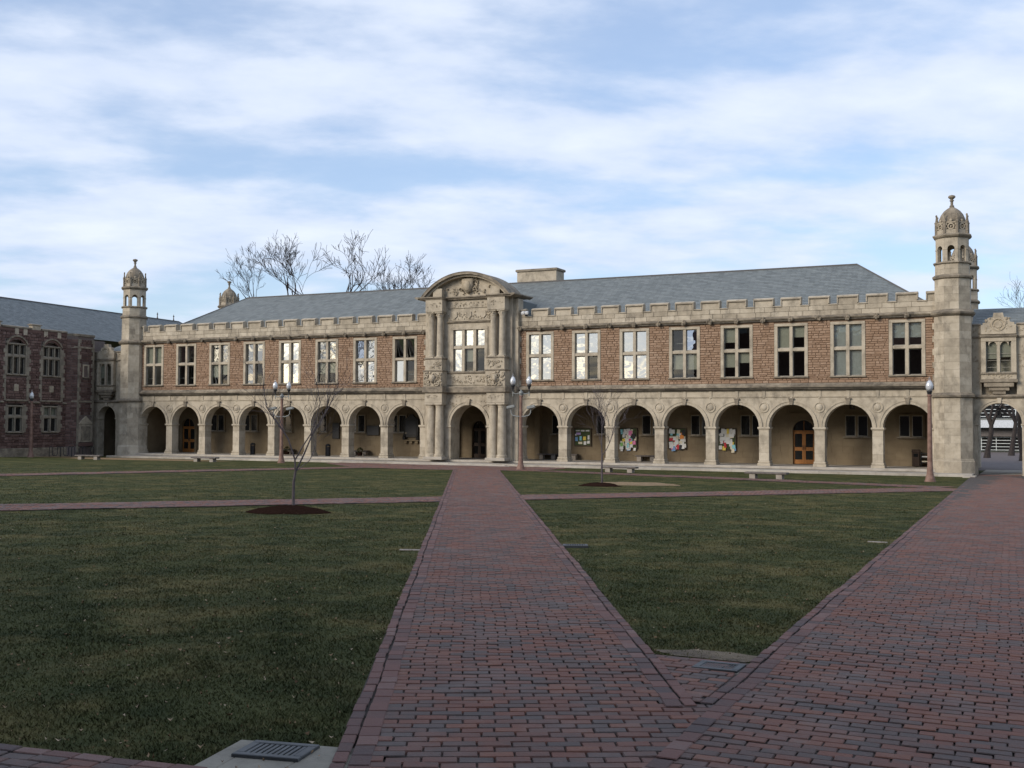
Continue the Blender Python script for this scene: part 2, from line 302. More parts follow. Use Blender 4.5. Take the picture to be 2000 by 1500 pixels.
# ------------------------------------------------------------------ ground and paths
YS = [-400, 0, 70, 160, 1500]
gm = MB()
for a, b in zip(YS[:-1], YS[1:]):
    gm.add([(-1500, a, gz(a)), (1500, a, gz(a)), (1500, b, gz(b)), (-1500, b, gz(b))], [(0, 1, 2, 3)])
tag(gm.build('ground', M['grass'], fix=False), kind='structure')
rs = np.random.RandomState(3)
UX = np.array([[-.5, -.5], [.5, -.5], [.5, .5], [-.5, .5]])
def brick_arrays(C, ang, L, W, zt, hgt=.03, ch=.005):
    """vectorised paving bricks: centre, heading, length, width -> verts, quads (top face, four worn edges)"""
    n = len(C); V = np.zeros((n, 8, 3)); ca, sa = np.cos(ang), np.sin(ang)
    jit = rs.uniform(-.004, .004, n)
    til = rs.uniform(-.012, .012, (n, 2))
    for ring, k, dz in ((0, ch, 0), (4, 0, -ch * 1.3)):
        for i in range(4):
            lx = UX[i, 0] * (L - 2 * k); ly = UX[i, 1] * (W - 2 * k)
            V[:, ring + i, 0] = C[:, 0] + lx * ca - ly * sa; V[:, ring + i, 1] = C[:, 1] + lx * sa + ly * ca
            V[:, ring + i, 2] = -SL * np.clip(V[:, ring + i, 1], 0, 70) + zt + .006 * np.sin(C[:, 0] * 2.3 + np.sin(C[:, 1] * 1.1)) * np.sin(C[:, 1] * 1.9 + 1) + jit + dz + til[:, 0] * lx + til[:, 1] * ly
    q = np.array([[0, 1, 2, 3], [4, 5, 1, 0], [5, 6, 2, 1], [6, 7, 3, 2], [7, 4, 0, 3]])
    F = (np.arange(n)[:, None, None] * 8 + q[None]).reshape(-1, 4)
    return V.reshape(-1, 3), F
ONE = MB()
def one_brick(L, W, name):
    ch = .005; mb = MB(); mb.cur = 0
    vs = [(x * (L - 2 * k) * .5, y * (W - 2 * k) * .5, z) for z, k in ((0, ch), (-.01, 0), (-.03, 0)) for x, y in ((-1, -1), (1, -1), (1, 1), (-1, 1))]
    mb.add(vs, [(0, 1, 2, 3)] + [(4 * j + 4 + i, 4 * j + 4 + (i + 1) % 4, 4 * j + (i + 1) % 4, 4 * j + i) for j in range(2) for i in range(4)])
    return mb.mesh(name)
def inpoly(P, poly):
    x, y = P[:, 0], P[:, 1]; r_ = np.zeros(len(P), bool); n = len(poly)
    for i in range(n):
        (x1, y1), (x2, y2) = poly[i], poly[(i + 1) % n]
        c = ((y1 > y) != (y2 > y)) & (x < (x2 - x1) * (y - y1) / (y2 - y1 + 1e-12) + x1); r_ ^= c
    return r_
SOFT = []
PATHS = []          # polygons where no grass grows
def path(poly, label=None):
    PATHS.append(poly)
    root = bpy.data.objects.new('path', None); col.objects.link(root)
    # bed of joint sand
    P = [Vector((x, y, gz(y) + .0125 - .001 * len(PATHS))) for x, y in poly]
    import bmesh
    bm = bmesh.new(); f = bm.faces.new([bm.verts.new(p) for p in P]); bmesh.ops.triangulate(bm, faces=[f]); bmesh.ops.recalc_face_normals(bm, faces=bm.faces)
    me = bpy.data.meshes.new('path'); bm.to_mesh(me); bm.free(); me.materials.append(M['sand'])
    o = bpy.data.objects.new('path', me); col.objects.link(o); bpy.data.objects.remove(root)
    if o.data.polygons and o.data.polygons[0].normal.z < 0: o.data.flip_normals()
    return tag(o, kind='structure')
LEN, WID, J = .204, .106, .0085
def emit(root, C, ang, L, W, m, single=0, zt=.03):
    C = np.array(C); ang = np.broadcast_to(np.asarray(ang, float), (len(C),)).copy(); L = np.asarray(L, float); W = np.broadcast_to(np.asarray(W, float), (len(C),)).copy()
    if single:
        d = np.hypot(C[:, 0], C[:, 1]) + 100 * (np.abs(L - (LEN - J)) > .003)
        # only bricks the camera can see
        hd = np.arctan2(-C[:, 0], C[:, 1]) - YAW; d += 200 * (np.abs(hd) > .44); d += 200 * (C[:, 1] * math.cos(YAW) - C[:, 0] * math.sin(YAW) < 5.25)
        idx = np.argsort(d)[:single]; keep = np.ones(len(C), bool)
        me = one_brick(LEN - J, W[0], 'brick'); me.materials.append(m)
        for i in idx:
            if d[i] > 99: continue
            keep[i] = False; x, y = C[i]
            o = inst('brick', me, (x, y, gz(y) + zt + rs.uniform(-.004, .004)), root); o.rotation_euler = (rs.uniform(-.012, .012) - SL, rs.uniform(-.012, .012), ang[i] + rs.uniform(-.012, .012))
        C, ang, L, W = C[keep], ang[keep], L[keep], W[keep]
    n = len(C); V, F = brick_arrays(C, ang + rs.uniform(-.012, .012, n), L + rs.uniform(-.004, .002, n), W + rs.uniform(-.005, .002, n), zt)
    return npmesh('bricks', V, F, np.repeat(rs.rand(n), 5), m, root, 'stuff')
def rows(o, d, t0, t1, lo, hi, pitch=WID):
    """running-bond rows across a path: o origin, d heading, t along, lo(t)/hi(t) row limits to the right of the line"""
    d = np.array(d) / np.hypot(*d); nn = np.array([d[1], -d[0]]); Cs = []; Ls = []
    k = 0; t = t0
    while t < t1:
        a, b = lo(t), hi(t)
        if b - a > .05:
            x = a - ((k % 2) * LEN * .5 + rs.uniform(-.02, .02)) % LEN
            while x < b:
                xa, xb = max(x, a), min(x + LEN, b)
                if xb - xa > .035: Cs.append(np.array(o) + d * t + nn * (xa + xb) / 2); Ls.append(xb - xa - J)
                x += LEN
        t += pitch; k += 1
    return Cs, Ls, math.atan2(-d[0], d[1])
def edging(o, d, t0, t1, off, wid, ln=.2):
    d = np.array(d) / np.hypot(*d); nn = np.array([d[1], -d[0]]); Cs = []; Ls = []; t = t0
    while t < t1:
        q = (off(t) if callable(off) else off) + .006 * math.sin(t * .9) + .004 * math.sin(t * 3.1 + 1)
        l_ = ln * (1 + rs.uniform(-.06, .06)); Cs.append(np.array(o) + d * (t + l_ / 2) + nn * (q + rs.uniform(-.006, .006))); Ls.append(l_ - J * 1.5); t += l_
    return Cs, Ls, math.atan2(d[1], d[0]), wid - J
# --- main diagonal path towards the entrance
MD = np.array((-.4703, .8825)); MN = np.array((.8825, .4703))
def mright(t): return 1.57 + (t - 7.5) * .0072
XR = lambda y: -1.93 - .034 * y                 # left edge of the path along the right
def to_right_path(t):                            # row offset at which the diagonal meets the right path's inner border
    # point = MD*t + MN*x ; solve X = XR(Y)+.3
    return (XR(0) + .085 - .034 * MD[1] * t - MD[0] * t) / (MN[0] + .034 * MN[1])
TL = -.722
tj = 7.62
p = lambda t, x: tuple(MD * t + MN * x)
main = path([p(2.5, TL), p(66.5, TL), p(66.5, mright(66.5)), p(tj, mright(tj)), p(5, to_right_path(5)), p(2.5, to_right_path(2.5))])
hi = lambda t: (mright(t) - .2) if t > tj else to_right_path(t) + .09
c_, l_, a_ = rows((0, 0), MD, 2.6, 66.4, lambda t: TL + .2, hi); emit(main, c_, a_, l_, WID - J, M['brick'], 200)
for off, wd, ln in ((TL + .046, .092, .2), (TL + .16, .13, .21)):
    c_, l_, a_, w_ = edging((0, 0), MD, 2.6, 66.3, off, wd, ln); emit(main, c_, a_, l_, w_, M['brickb'], zt=.038)
for k, wd, ln in ((.046, .092, .2), (.16, .13, .21)):
    c_, l_, a_, w_ = edging((0, 0), MD, tj - .05 - k * .3, 66.3, lambda t: mright(t) - k, wd, ln); emit(main, c_, a_, l_, w_, M['brickb'], zt=.038)
# --- path along the right
RD = np.array((-.034, 1.0)); RD /= np.hypot(*RD)
right = path([(XR(2.2), 2.2), (XR(73), 73), (-1.6, 73), (-1.4, 66), (4.2, 66), (4.2, 2.2)])
c_, l_, a_ = rows((XR(0), 0), RD, 2.3, 66, lambda t: .19, lambda t: 5.0 if t < 30 else 4.2); emit(right, c_, a_, l_, WID - J, M['brick'], 100)
c_, l_, a_ = rows((XR(0), 0), RD, 66, 72.8, lambda t: .1, lambda t: 2.6); emit(right, c_, a_, l_, WID - J, M['brick'])
c_, l_, a_, w_ = edging((XR(0), 0), RD, 7.5, 66, .046, .092); emit(right, c_, a_, l_, w_, M['brickb'], zt=.038)
c_, l_, a_, w_ = edging((XR(0), 0), RD, 2.3, 66, .16, .13); emit(right, c_, a_, l_, w_, M['brickb'], zt=.038)
# --- wedge of paving where the two meet
we = path([(-3.12, 9.14), (XR(9.1) - .002, 9.14), (XR(7.5) - .002, 7.45), (-2.3, 7.45)])
c_, l_, a_ = rows((-3.0, 0), (0, 1), 7.62, 9.1, lambda t: (9.1 - t) * .5265 - .07, lambda t: XR(t) + 2.99); emit(we, c_, a_, l_, WID - J, M['brick'], zt=.027)
# --- path crossing at lower left
low = path([(-16, 1.5), (-16, 3.0), (-5.44, 4.63), (-3.3, 4.95), (-2.2, 1.5)])
lc, ll, la = [], [], []
dl = np.array((1.28, .19)); dl /= np.hypot(*dl); nl = np.array((-dl[1], dl[0]))
def lowband(o0, o1, m, ln):
    C_ = []; L_ = []; k = 0; q = o0
    while q > o1:
        x = -9 + (k % 2) * .1
        while x < 1.7:
            pt = np.array((-4.8, 4.71)) + dl * x + nl * q
            if pt[0] * MN[0] + pt[1] * MN[1] < TL - .04: C_.append(pt); L_.append(ln - J)
            x += ln
        q -= WID; k += 1
    if C_: emit(low, C_, math.atan2(dl[1], dl[0]), L_, WID - J, m)
lowband(-.06, -.1, M['brickb'], .2); lowband(-.172, -1.9, M['brick'], .2)
# --- cross paths further off
def clear(c, l):                                  # keep off the two main paths
    c = np.array(c); k = ~(inpoly(c, PATHS[0]) | inpoly(c, PATHS[1])); return c[k], np.array(l)[k]
def strip(a, b, wid, split=None):
    a = np.array(a, float); b = np.array(b, float); d = (b - a) / np.hypot(*(b - a)); nn = np.array([d[1], -d[0]]); ln = np.hypot(*(b - a))
    po = path([tuple(a - nn * wid / 2), tuple(b - nn * wid / 2), tuple(b + nn * wid / 2), tuple(a + nn * wid / 2)])
    c, l, an = rows(a, d, 0, ln, lambda t: -wid / 2 + .1, lambda t: wid / 2 - .1); c, l = clear(c, l); emit(po, c, an, l, WID - J, M['brick'], zt=.026)
    for sgn in (-1, 1):
        c, l, an, w_ = edging(a, d, 0, ln, sgn * (wid / 2 - .05), .1); c, l = clear(c, l); emit(po, c, an, l, w_, M['brickb'], zt=.026)
    return po
E1 = np.array((.545, .838)); N1 = np.array((.838, -.545))
pc = lambda t, x=-29.9: E1 * t + N1 * x
strip(pc(-6), pc(19.2), 2.45)                   # left of the diagonal
strip(pc(16.8), pc(39.5), 2.45)                 # right of it
strip((-42.2, 28), (-38.3, 58.5), 2.2)
strip((-26.9, 60.2), (-4.2, 50.6), 2.1)
plaza = [(-46.5, 68.25), (-28.6, 68.25), (-27.6, 62.5), (-27.2, 59.4), (-29.2, 59.2), (-33.0, 57.6), (-38, 57.6), (-41.5, 61), (-46, 65.6)]
po = path(plaza)
c_, l_, a_ = rows((-50, 0), (0, 1), 57.0, 68.2, lambda t: 0, lambda t: 24); C_ = np.array(c_); k_ = inpoly(C_, plaza)
for q in PATHS[:-1]: k_ &= ~inpoly(C_, q)
emit(po, C_[k_], a_, np.array(l_)[k_], WID - J, M['brick'], zt=.022)
# far path seen through the right-hand arch
fp = path([(-4.9, 80), (-7.6, 138), (-2.0, 138), (-1.2, 80)])
fp.data.materials[0] = plain('far_paving', (.14, .115, .11), .85, var=.3, scale=2)
passage = tag(MB().box(-4.1, -1.55, 72.9, 81, gz(70) - .1, gz(70) + .02).build('pavement', M['paving']), kind='structure')

# bare soil and mulch patches
def blob(name, cx, cy, rx, ry, rot, m, z=.008, seed=0, hgt=0, label=None):
    r0 = random.Random(seed); n = 28; mb = MB(); vs = [(cx, cy, gz(cy) + z + hgt)]
    rings = 4
    for j in range(1, rings + 1):
        for k in range(n):
            a = 2 * math.pi * k / n; q = j / rings * (1 + (.13 * r0.uniform(-1, 1) + .08 * math.sin(3 * a + seed)) * (j == rings))
            x, y = rx * q * math.cos(a), ry * q * math.sin(a); X, Y = cx + x * math.cos(rot) - y * math.sin(rot), cy + x * math.sin(rot) + y * math.cos(rot)
            vs.append((X, Y, gz(Y) + z + hgt * (1 - (j / rings) ** 2) + (r0.uniform(-.012, .012) if hgt and j < rings else 0) - (.012 if hgt and j == rings else 0)))
    fs = [(0, 1 + k, 1 + (k + 1) % n) for k in range(n)] + [(1 + j * n + k, 1 + j * n + n + k, 1 + j * n + n + (k + 1) % n, 1 + j * n + (k + 1) % n) for j in range(rings - 1) for k in range(n)]
    mb.add(vs, fs); o = mb.build(name, m, smooth=True); (SOFT if not hgt else PATHS).append([(v[0], v[1]) for v in vs[-n:]]); return o
tag(blob('bare_soil', -62.5, 64.6, 7.5, 2.5, R(-2), M['straw'], seed=1), kind='structure')
tag(blob('bare_soil', -72, 66.2, 3.5, 2.0, R(5), M['straw'], seed=2, z=.012), kind='structure')
tag(blob('bare_soil', -16.0, 45.2, 1.9, 2.0, R(10), M['straw'], seed=3), kind='structure')
tag(blob('bare_soil', -2.62, 9.36, .46, .2, 0, M['soil'], seed=4), kind='structure')
tag(blob('bare_soil', -12.3, 55.3, 1.3, .8, R(-20), M['soil'], seed=6), kind='structure')
MULCH1, MULCH2 = (-16.65, 22.2), (-16.4, 42.0)

# ------------------------------------------------------------------ grass
def grass():
    n = 760000
    r_ = 4.2 * (75 / 4.2) ** rs.rand(n) ** .92; a = YAW + rs.uniform(-.56, .62, n)
    P = np.stack([-r_ * np.sin(a), r_ * np.cos(a)], 1)
    k = np.ones(n, bool)
    PJ = P + rs.normal(0, .022, P.shape) + .03 * np.stack([np.sin(P[:, 1] * 9 + 2 * np.sin(P[:, 0] * 5)), np.sin(P[:, 0] * 9)], 1)
    for i, q in enumerate(PATHS): k &= ~inpoly(PJ, q)
    for q in SOFT: k &= ~(inpoly(P, q) & (rs.rand(n) < .6))
    k &= (P[:, 1] < 68.0) & (P[:, 0] > -73) & (np.hypot(P[:, 0] - MULCH1[0], P[:, 1] - MULCH1[1]) > .9) & (np.hypot(P[:, 0] - MULCH2[0], P[:, 1] - MULCH2[1]) > .8)
    k &= ~inpoly(P, [(-4.21, 4.73), (-4.34, 5.36), (-3.51, 5.55), (-3.38, 4.9)])
    k &= P[:, 0] < 6
    P = P[k]; r_ = r_[k]; n = len(P)
    # clumpiness
    cl = .5 + .5 * np.sin(P[:, 0] * 3.1 + 2 * np.sin(P[:, 1] * 1.7)) * np.sin(P[:, 1] * 2.7 + 1.3 * np.sin(P[:, 0] * 2.3))
    h = rs.uniform(.011, .027, n) * (.65 + .6 * cl) * (1 - np.minimum(r_ / 130, .5)); wd = rs.uniform(.0018, .0034, n) * (1 + r_ / 6.5)
    th = rs.uniform(0, 6.283, n); ln = rs.uniform(.2, 1.5, n) * h; la = rs.uniform(0, 6.283, n)
    z = -SL * np.clip(P[:, 1], 0, 70)
    V = np.zeros((n, 3, 3))
    for i, sgn in ((0, -1), (1, 1)):
        V[:, i, 0] = P[:, 0] + sgn * wd * np.cos(th); V[:, i, 1] = P[:, 1] + sgn * wd * np.sin(th); V[:, i, 2] = z - .004
    V[:, 2, 0] = P[:, 0] + ln * np.cos(la); V[:, 2, 1] = P[:, 1] + ln * np.sin(la); V[:, 2, 2] = z + h
    o = npmesh('grass', V, np.arange(3 * n).reshape(-1, 3), np.clip(rs.beta(2, 2.2, n) + (rs.rand(n) < .035) * .5, 0, 1), M['grass'], kind='stuff')
    tag(o, 'short dull green winter grass of the quadrangle lawns', 'grass')
    # fallen leaves
    n = 1900; r_ = 5.2 * (34 / 5.2) ** rs.rand(n); a = YAW + rs.uniform(-.5, .5, n); P = np.stack([-r_ * np.sin(a), r_ * np.cos(a)], 1); k = np.ones(n, bool)
    for q in PATHS[:8]: k &= ~inpoly(P, q)
    P = P[k]; n = len(P); s = rs.uniform(.007, .022, n); th = rs.uniform(0, 6.28, n); V = np.zeros((n, 4, 3)); z = -SL * P[:, 1]
    for i, (u, v, dz) in enumerate(((-1, 0, .012), (0, -.55, .0), (1, 0, .014), (0, .55, .002))):
        V[:, i, 0] = P[:, 0] + s * (u * np.cos(th) - v * np.sin(th)); V[:, i, 1] = P[:, 1] + s * (u * np.sin(th) + v * np.cos(th)); V[:, i, 2] = z + .022 + dz + rs.uniform(0, .012, n)
    lm = mat('dry_leaf', [(0, (.10, .06, .03)), (.5, (.24, .15, .08)), (1, (.42, .34, .24))], rnd=.9)
    tag(npmesh('fallen_leaves', V, np.arange(4 * n).reshape(-1, 4), rs.rand(n), lm, kind='stuff'), 'small dry brown leaves scattered over the lawns', 'leaves')
grass()

# ------------------------------------------------------------------ the arcaded hall
D, ZB, BX, S = 71.19, -.747, -37.4, 3.456
hall = thing('arcaded_hall', 'long two-storey hall of brown stone over a pale round-arched arcade with battlements', 'building', (BX, D, ZB))
OFF = Matrix.Translation((-BX, 0, 0))
def nb(T=None): return MB(OFF @ T if T is not None else OFF)
LB = [-67.24 + S * i for i in range(8)]; RB = [-32.13 + S * i for i in range(8)]
XL0, XL1, XR0, XR1 = -68.97, -41.1, -33.86, -6.2
SP, RAD, ZTOP = 2.45, 1.42, 4.74
rr = random.Random(5)
PT = .75                                           # wall thickness
# piers
def pier(x, wd=.62, half=0):
    a, b = x - wd / 2, x + wd / 2
    mb = nb()
    zc = [.32, .82, 1.4, 1.88, 2.26]
    mb.box(a - .09, b + .09, -.1, PT + .06, -.02, .16, .012); mb.box(a - .05, b + .05, -.06, PT + .03, .163, .318, .03)
    for u, v in zip(zc[:-1], zc[1:]): mb.cur = rr.random(); mb.box(a, b, 0, PT, u + .002, v - .002, .006)
    mb.cur = .6; mb.box(a - .03, b + .03, -.03, PT, 2.262, 2.31, .01); mb.box(a - .08, b + .08, -.085, PT + .04, 2.312, 2.448, .03)
    return mb.build('pier', M['lime'], hall)
for bays, x0, x1 in ((LB, XL0, XL1), (RB, XR0, XR1)):
    for i, c in enumerate(bays):
        if i < 7: pier(c + S / 2)
    pier(bays[0] - S / 2 + .12, .56); pier(bays[7] + S / 2 - .12, .56)
    for c in bays:
        mb = nb(); mb.cur = rr.uniform(.3, .7); mb.archwall(c, S / 2 - .0015, SP, RAD, ZTOP, .0, PT); mb.build('arch_wall', M['lime'], hall)
        mb = nb(); mb.ring(c, SP, RAD - .004, RAD + .17, -.035, .05, n=22); mb.ring(c, SP, RAD + .17, RAD + .225, -.07, .05, n=22); av = mb.build('archivolt', M['lime'], hall)
        mb = nb(); mb.prism([(c - .09, SP + RAD - .03), (c + .09, SP + RAD - .03), (c + .14, SP + RAD + .34), (c - .14, SP + RAD + .34)], -.13, .04); mb.box(c - .18, c + .18, -.15, .0, SP + RAD + .33, SP + RAD + .39); mb.build('keystone', M['limed'], av)
    for i in range(7):
        c = bays[i] + S / 2; mb = nb(); zc = 3.68
        P = Matrix.Translation((c, 0, zc)) @ Matrix.Rotation(R(90), 4, 'X')
        q = nb(P); q.lathe([(.0, .085), (.08, .08), (.15, .06), (.2, .02), (.205, .006), (.265, .006), (.275, .05), (.325, .05), (.34, -.02)], n=20); q.build('roundel', M['lime'], hall, smooth=False)
    # frieze line, little tabs
    mb = nb(); mb.prism([(.0, 4.28), (-.035, 4.3), (-.06, 4.36), (0, 4.38)], x0, x1, 'x'); mb.build('frieze_moulding', M['lime'], hall)
    for i, c in enumerate(bays):
        for xx in (c, c + S / 2):
            if x0 < xx < x1 - .3: nb().prism([(xx - .1, 4.385), (xx - .05, 4.26), (xx + .05, 4.26), (xx + .1, 4.385), (xx + .1, 4.735), (xx - .1, 4.735)], -.045, .02).build('frieze_tab', M['lime'], hall)
    # string course in lengths
    x = x0
    while x < x1 - .01:
        e = min(x + rr.uniform(1.0, 1.6), x1)
        if x1 - e < .5: e = x1
        mb = nb(); mb.cur = rr.random()
        mb.prism([(.1, 4.93), (-.33, 4.93), (-.34, 5.03), (-.16, 5.12), (-.1, 5.2), (.1, 5.2)], x + .003, e - .003, 'x'); so = mb.build('string_course', M['limed'], hall); mb = nb(); mb.cur = rr.random(); mb.prism([(.1, 4.742), (-.1, 4.742), (-.14, 4.8), (-.22, 4.82), (-.26, 4.928), (.1, 4.928)], x + .003, e - .003, 'x'); mb.build('roll_moulding', M['limek'], so); x = e
# upper wall of rock-faced brown stone
WW, WZ0, WZ1 = 1.04, 5.62, 8.96
def course_blocks(x0, x1, z0, z1, holes, hs, ls, seed):
    r0 = random.Random(seed); z = z0; outl = []
    while z < z1 - .02:
        h = r0.uniform(*hs)
        if z + h > z1 - .1: h = z1 - z
        cuts = sorted([(a, b) for a, b, c, d in holes if c < z + h - .02 and d > z + .02]); x = x0; segs = []
        for a, b in cuts:
            if a > x: segs.append((x, min(a, x1)))
            x = max(x, b)
        if x < x1: segs.append((x, x1))
        for a, b in segs:
            x = a
            while x < b - .01:
                l_ = r0.uniform(*ls)
                if b - x - l_ < ls[0] * .6: l_ = b - x
                outl.append((x, x + l_, z, z + h)); x += l_
        z += h
    return outl
def stone_mesh(blocks, y, bulge, seed, inset=.022, gap=.006):
    r0 = np.random.RandomState(seed); V = []; 
    for a, b, c, d in blocks:
        a += gap; b -= gap; c += gap; d -= gap; k = min(inset, (b - a) / 3, (d - c) / 3); bu = bulge * r0.uniform(.25, 1, 4)
        V += [(a, y + .03, c), (b, y + .03, c), (b, y + .03, d), (a, y + .03, d), (a + k, y - bu[0], c + k), (b - k, y - bu[1], c + k), (b - k, y - bu[2], d - k), (a + k, y - bu[3], d - k)]
    n = len(blocks); q = np.array([[4, 5, 6, 7], [0, 1, 5, 4], [1, 2, 6, 5], [2, 3, 7, 6], [3, 0, 4, 7]])
    return np.array(V), (np.arange(n)[:, None, None] * 8 + q[None]).reshape(-1, 4)
def stonework(blocks, root, m, y=0., bulge=.05, single=0, name='stone', key=None, off=(0, 0, 0), seed=1, inset=.022, gap=.006):
    r0 = np.random.RandomState(seed); blocks = sorted(blocks, key=key) if key else blocks
    for i, b in enumerate(blocks[:single]):
        V, F = stone_mesh([b], y, bulge, seed * 1000 + i, inset, gap); npmesh(name, V + np.array(off), F, [r0.rand()] * 5, m, root)
    rest = blocks[single:]
    if rest:
        V, F = stone_mesh(rest, y, bulge, seed, inset, gap); npmesh(name + 's', V + np.array(off), F, np.repeat(r0.rand(len(rest)), 5), m, root, 'stuff')
holesU = [(c - WW - .0, c + WW + .0, WZ0 - .1, WZ1) for c in LB + RB]
blk = course_blocks(XL0, XL1, 5.2, 9.08, holesU, (.10, .18), (.2, .62), 1) + course_blocks(XR0, XR1 + .05, 5.2, 9.08, holesU, (.10, .18), (.2, .62), 2)
stonework(blk, hall, M['brown'], y=-.01, bulge=.036, single=300, key=lambda b: -((b[1] - b[0]) * (b[3] - b[2]) * (1.6 if b[0] > -34 else 1)), off=(-BX, 0, 0), seed=3, inset=.02, gap=.004)
for bays, x0, x1 in ((LB, XL0, XL1), (RB, XR0, XR1 + .05)):
    mb = nb(); e = [x0] + [v for c in bays for v in (c - WW + .02, c + WW - .02)] + [x1]
    for a, b in zip(e[0::2], e[1::2]): mb.box(a, b, .012, .4, 5.2, 9.08)
    for c in bays: mb.box(c - WW + .02, c + WW - .02, .012, .4, 5.2, WZ0); mb.box(c - WW + .02, c + WW - .02, .012, .4, WZ1 - .02, 9.08)
    mb.build('wall', M['mortar'], hall)
    # rooms behind
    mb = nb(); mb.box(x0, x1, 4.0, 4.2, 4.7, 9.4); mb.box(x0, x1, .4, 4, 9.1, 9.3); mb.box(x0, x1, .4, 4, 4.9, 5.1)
    for c in bays: mb.box(c + S / 2 - .08, c + S / 2 + .08, .42, 3.98, 5.1, 9.1)
    mb.build('room', M['room'], hall)
# quoin strips at the ends by the turrets and pavilion
for x, sgn in ((XL0, 1), (XR1, -1), (XL1, -1), (XR0, 1)):
    for k in range(10):
        l_ = .16 if k % 2 else .3; z = 5.22 + k * .385; nb().box(min(x, x + sgn * l_), max(x, x + sgn * l_), -.07, .02, z + .003, z + .382, .008, r=rr.random()).build('quoin', M['lime'], hall)
# windows
PANE = {}
def window(root, c, z0, z1, hw, cols, ztr, types, T, gm, fr=.2, mul=.19, yface=-.06, sill=True, name='window', fm='lime'):
    """stone cross window: surround, mullions, transom, sill; a glass pane in a sash per light, blinds behind"""
    mk = lambda: MB(T)
    win = mk().box(c - hw, c + hw, yface, .22, z1 - fr * .9, z1, .015).box(c - hw, c - hw + fr, yface + .002, .22, z0, z1 - fr * .9, .015).box(c + hw - fr, c + hw, yface + .002, .22, z0, z1 - fr * .9, .015).build(name, M[fm], root)
    mk().box(c - hw - .04, c + hw + .04, yface - .08, .2, z0 - .1, z0 + .0, .02).build('sill', M['limed'], win)
    iw = (2 * (hw - fr) - (cols - 1) * mul) / cols
    for k in range(1, cols):
        x = c - hw + fr + k * iw + (k - 1) * mul; mk().box(x, x + mul, yface + .03, .2, z0, z1 - fr * .9, .025).build('mullion', M[fm], win)
    zs = [(ztr + .1, z1 - fr * .9), (z0, ztr - .1)] if ztr else [(z0, z1 - fr * .9)]
    if ztr: mk().box(c - hw + fr, c + hw - fr, yface + .036, .19, ztr - .1, ztr + .1, .02).build('transom', M[fm], win)
    for r_, (za, zb_) in enumerate(zs):
        for k in range(cols):
            x = c - hw + fr + k * (iw + mul); ty = types[r_ * cols + k]
            tilt = T @ Matrix.Translation((x, .14, zb_)) @ (Matrix.Rotation(R(22), 4, 'X') if ty == 'o' else Matrix.Rotation(R(rr.uniform(-.35, .35)), 4, 'X') @ Matrix.Rotation(R(rr.uniform(-.3, .3)), 4, 'Z')) @ Matrix.Translation((-x, -.14, -zb_))
            q = MB(tilt); f = .04
            q.box(x, x + f, .12, .16, za + .002, zb_ - .002); q.box(x + iw - f, x + iw, .12, .16, za + .002, zb_ - .002); q.box(x + f, x + iw - f, .12, .16, za + .002, za + .05); q.box(x + f, x + iw - f, .12, .16, zb_ - .042, zb_ - .002); q.build('sash', M['sash'], win)
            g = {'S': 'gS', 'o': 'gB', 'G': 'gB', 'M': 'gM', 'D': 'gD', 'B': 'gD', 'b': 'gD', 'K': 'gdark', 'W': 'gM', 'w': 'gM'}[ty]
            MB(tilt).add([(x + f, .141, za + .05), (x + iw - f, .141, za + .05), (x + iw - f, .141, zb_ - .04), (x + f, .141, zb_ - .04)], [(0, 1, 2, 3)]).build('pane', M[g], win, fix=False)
            if ty in 'BbWw':
                zz_ = za + .03 if ty in 'BW' else za + (zb_ - za) * rr.uniform(.32, .6)
                mk().box(x + .02, x + iw - .02, .2, .205, zz_, zb_).build('blind', M['paleback' if ty in 'Ww' else 'blind'], win)  # W and w lights: sheet imitating reflected grey; others: real blind
            elif ty == 'D' and rr.random() < .5 and cols < 3 and gm is hall:
                q = mk(); z_ = za + (zb_ - za) * .35; q.box(x + .05, x + iw - .05, .3, .34, z_, z_ + .03); q.build('shelf', M['sash'], win)
    return win
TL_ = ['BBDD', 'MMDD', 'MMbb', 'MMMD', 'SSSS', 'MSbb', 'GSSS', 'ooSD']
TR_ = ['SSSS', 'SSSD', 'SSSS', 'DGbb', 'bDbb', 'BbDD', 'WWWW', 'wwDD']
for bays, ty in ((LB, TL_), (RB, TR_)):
    for c, t in zip(bays, ty): window(hall, c, WZ0, WZ1, WW, 2, 7.3, t, OFF, hall)
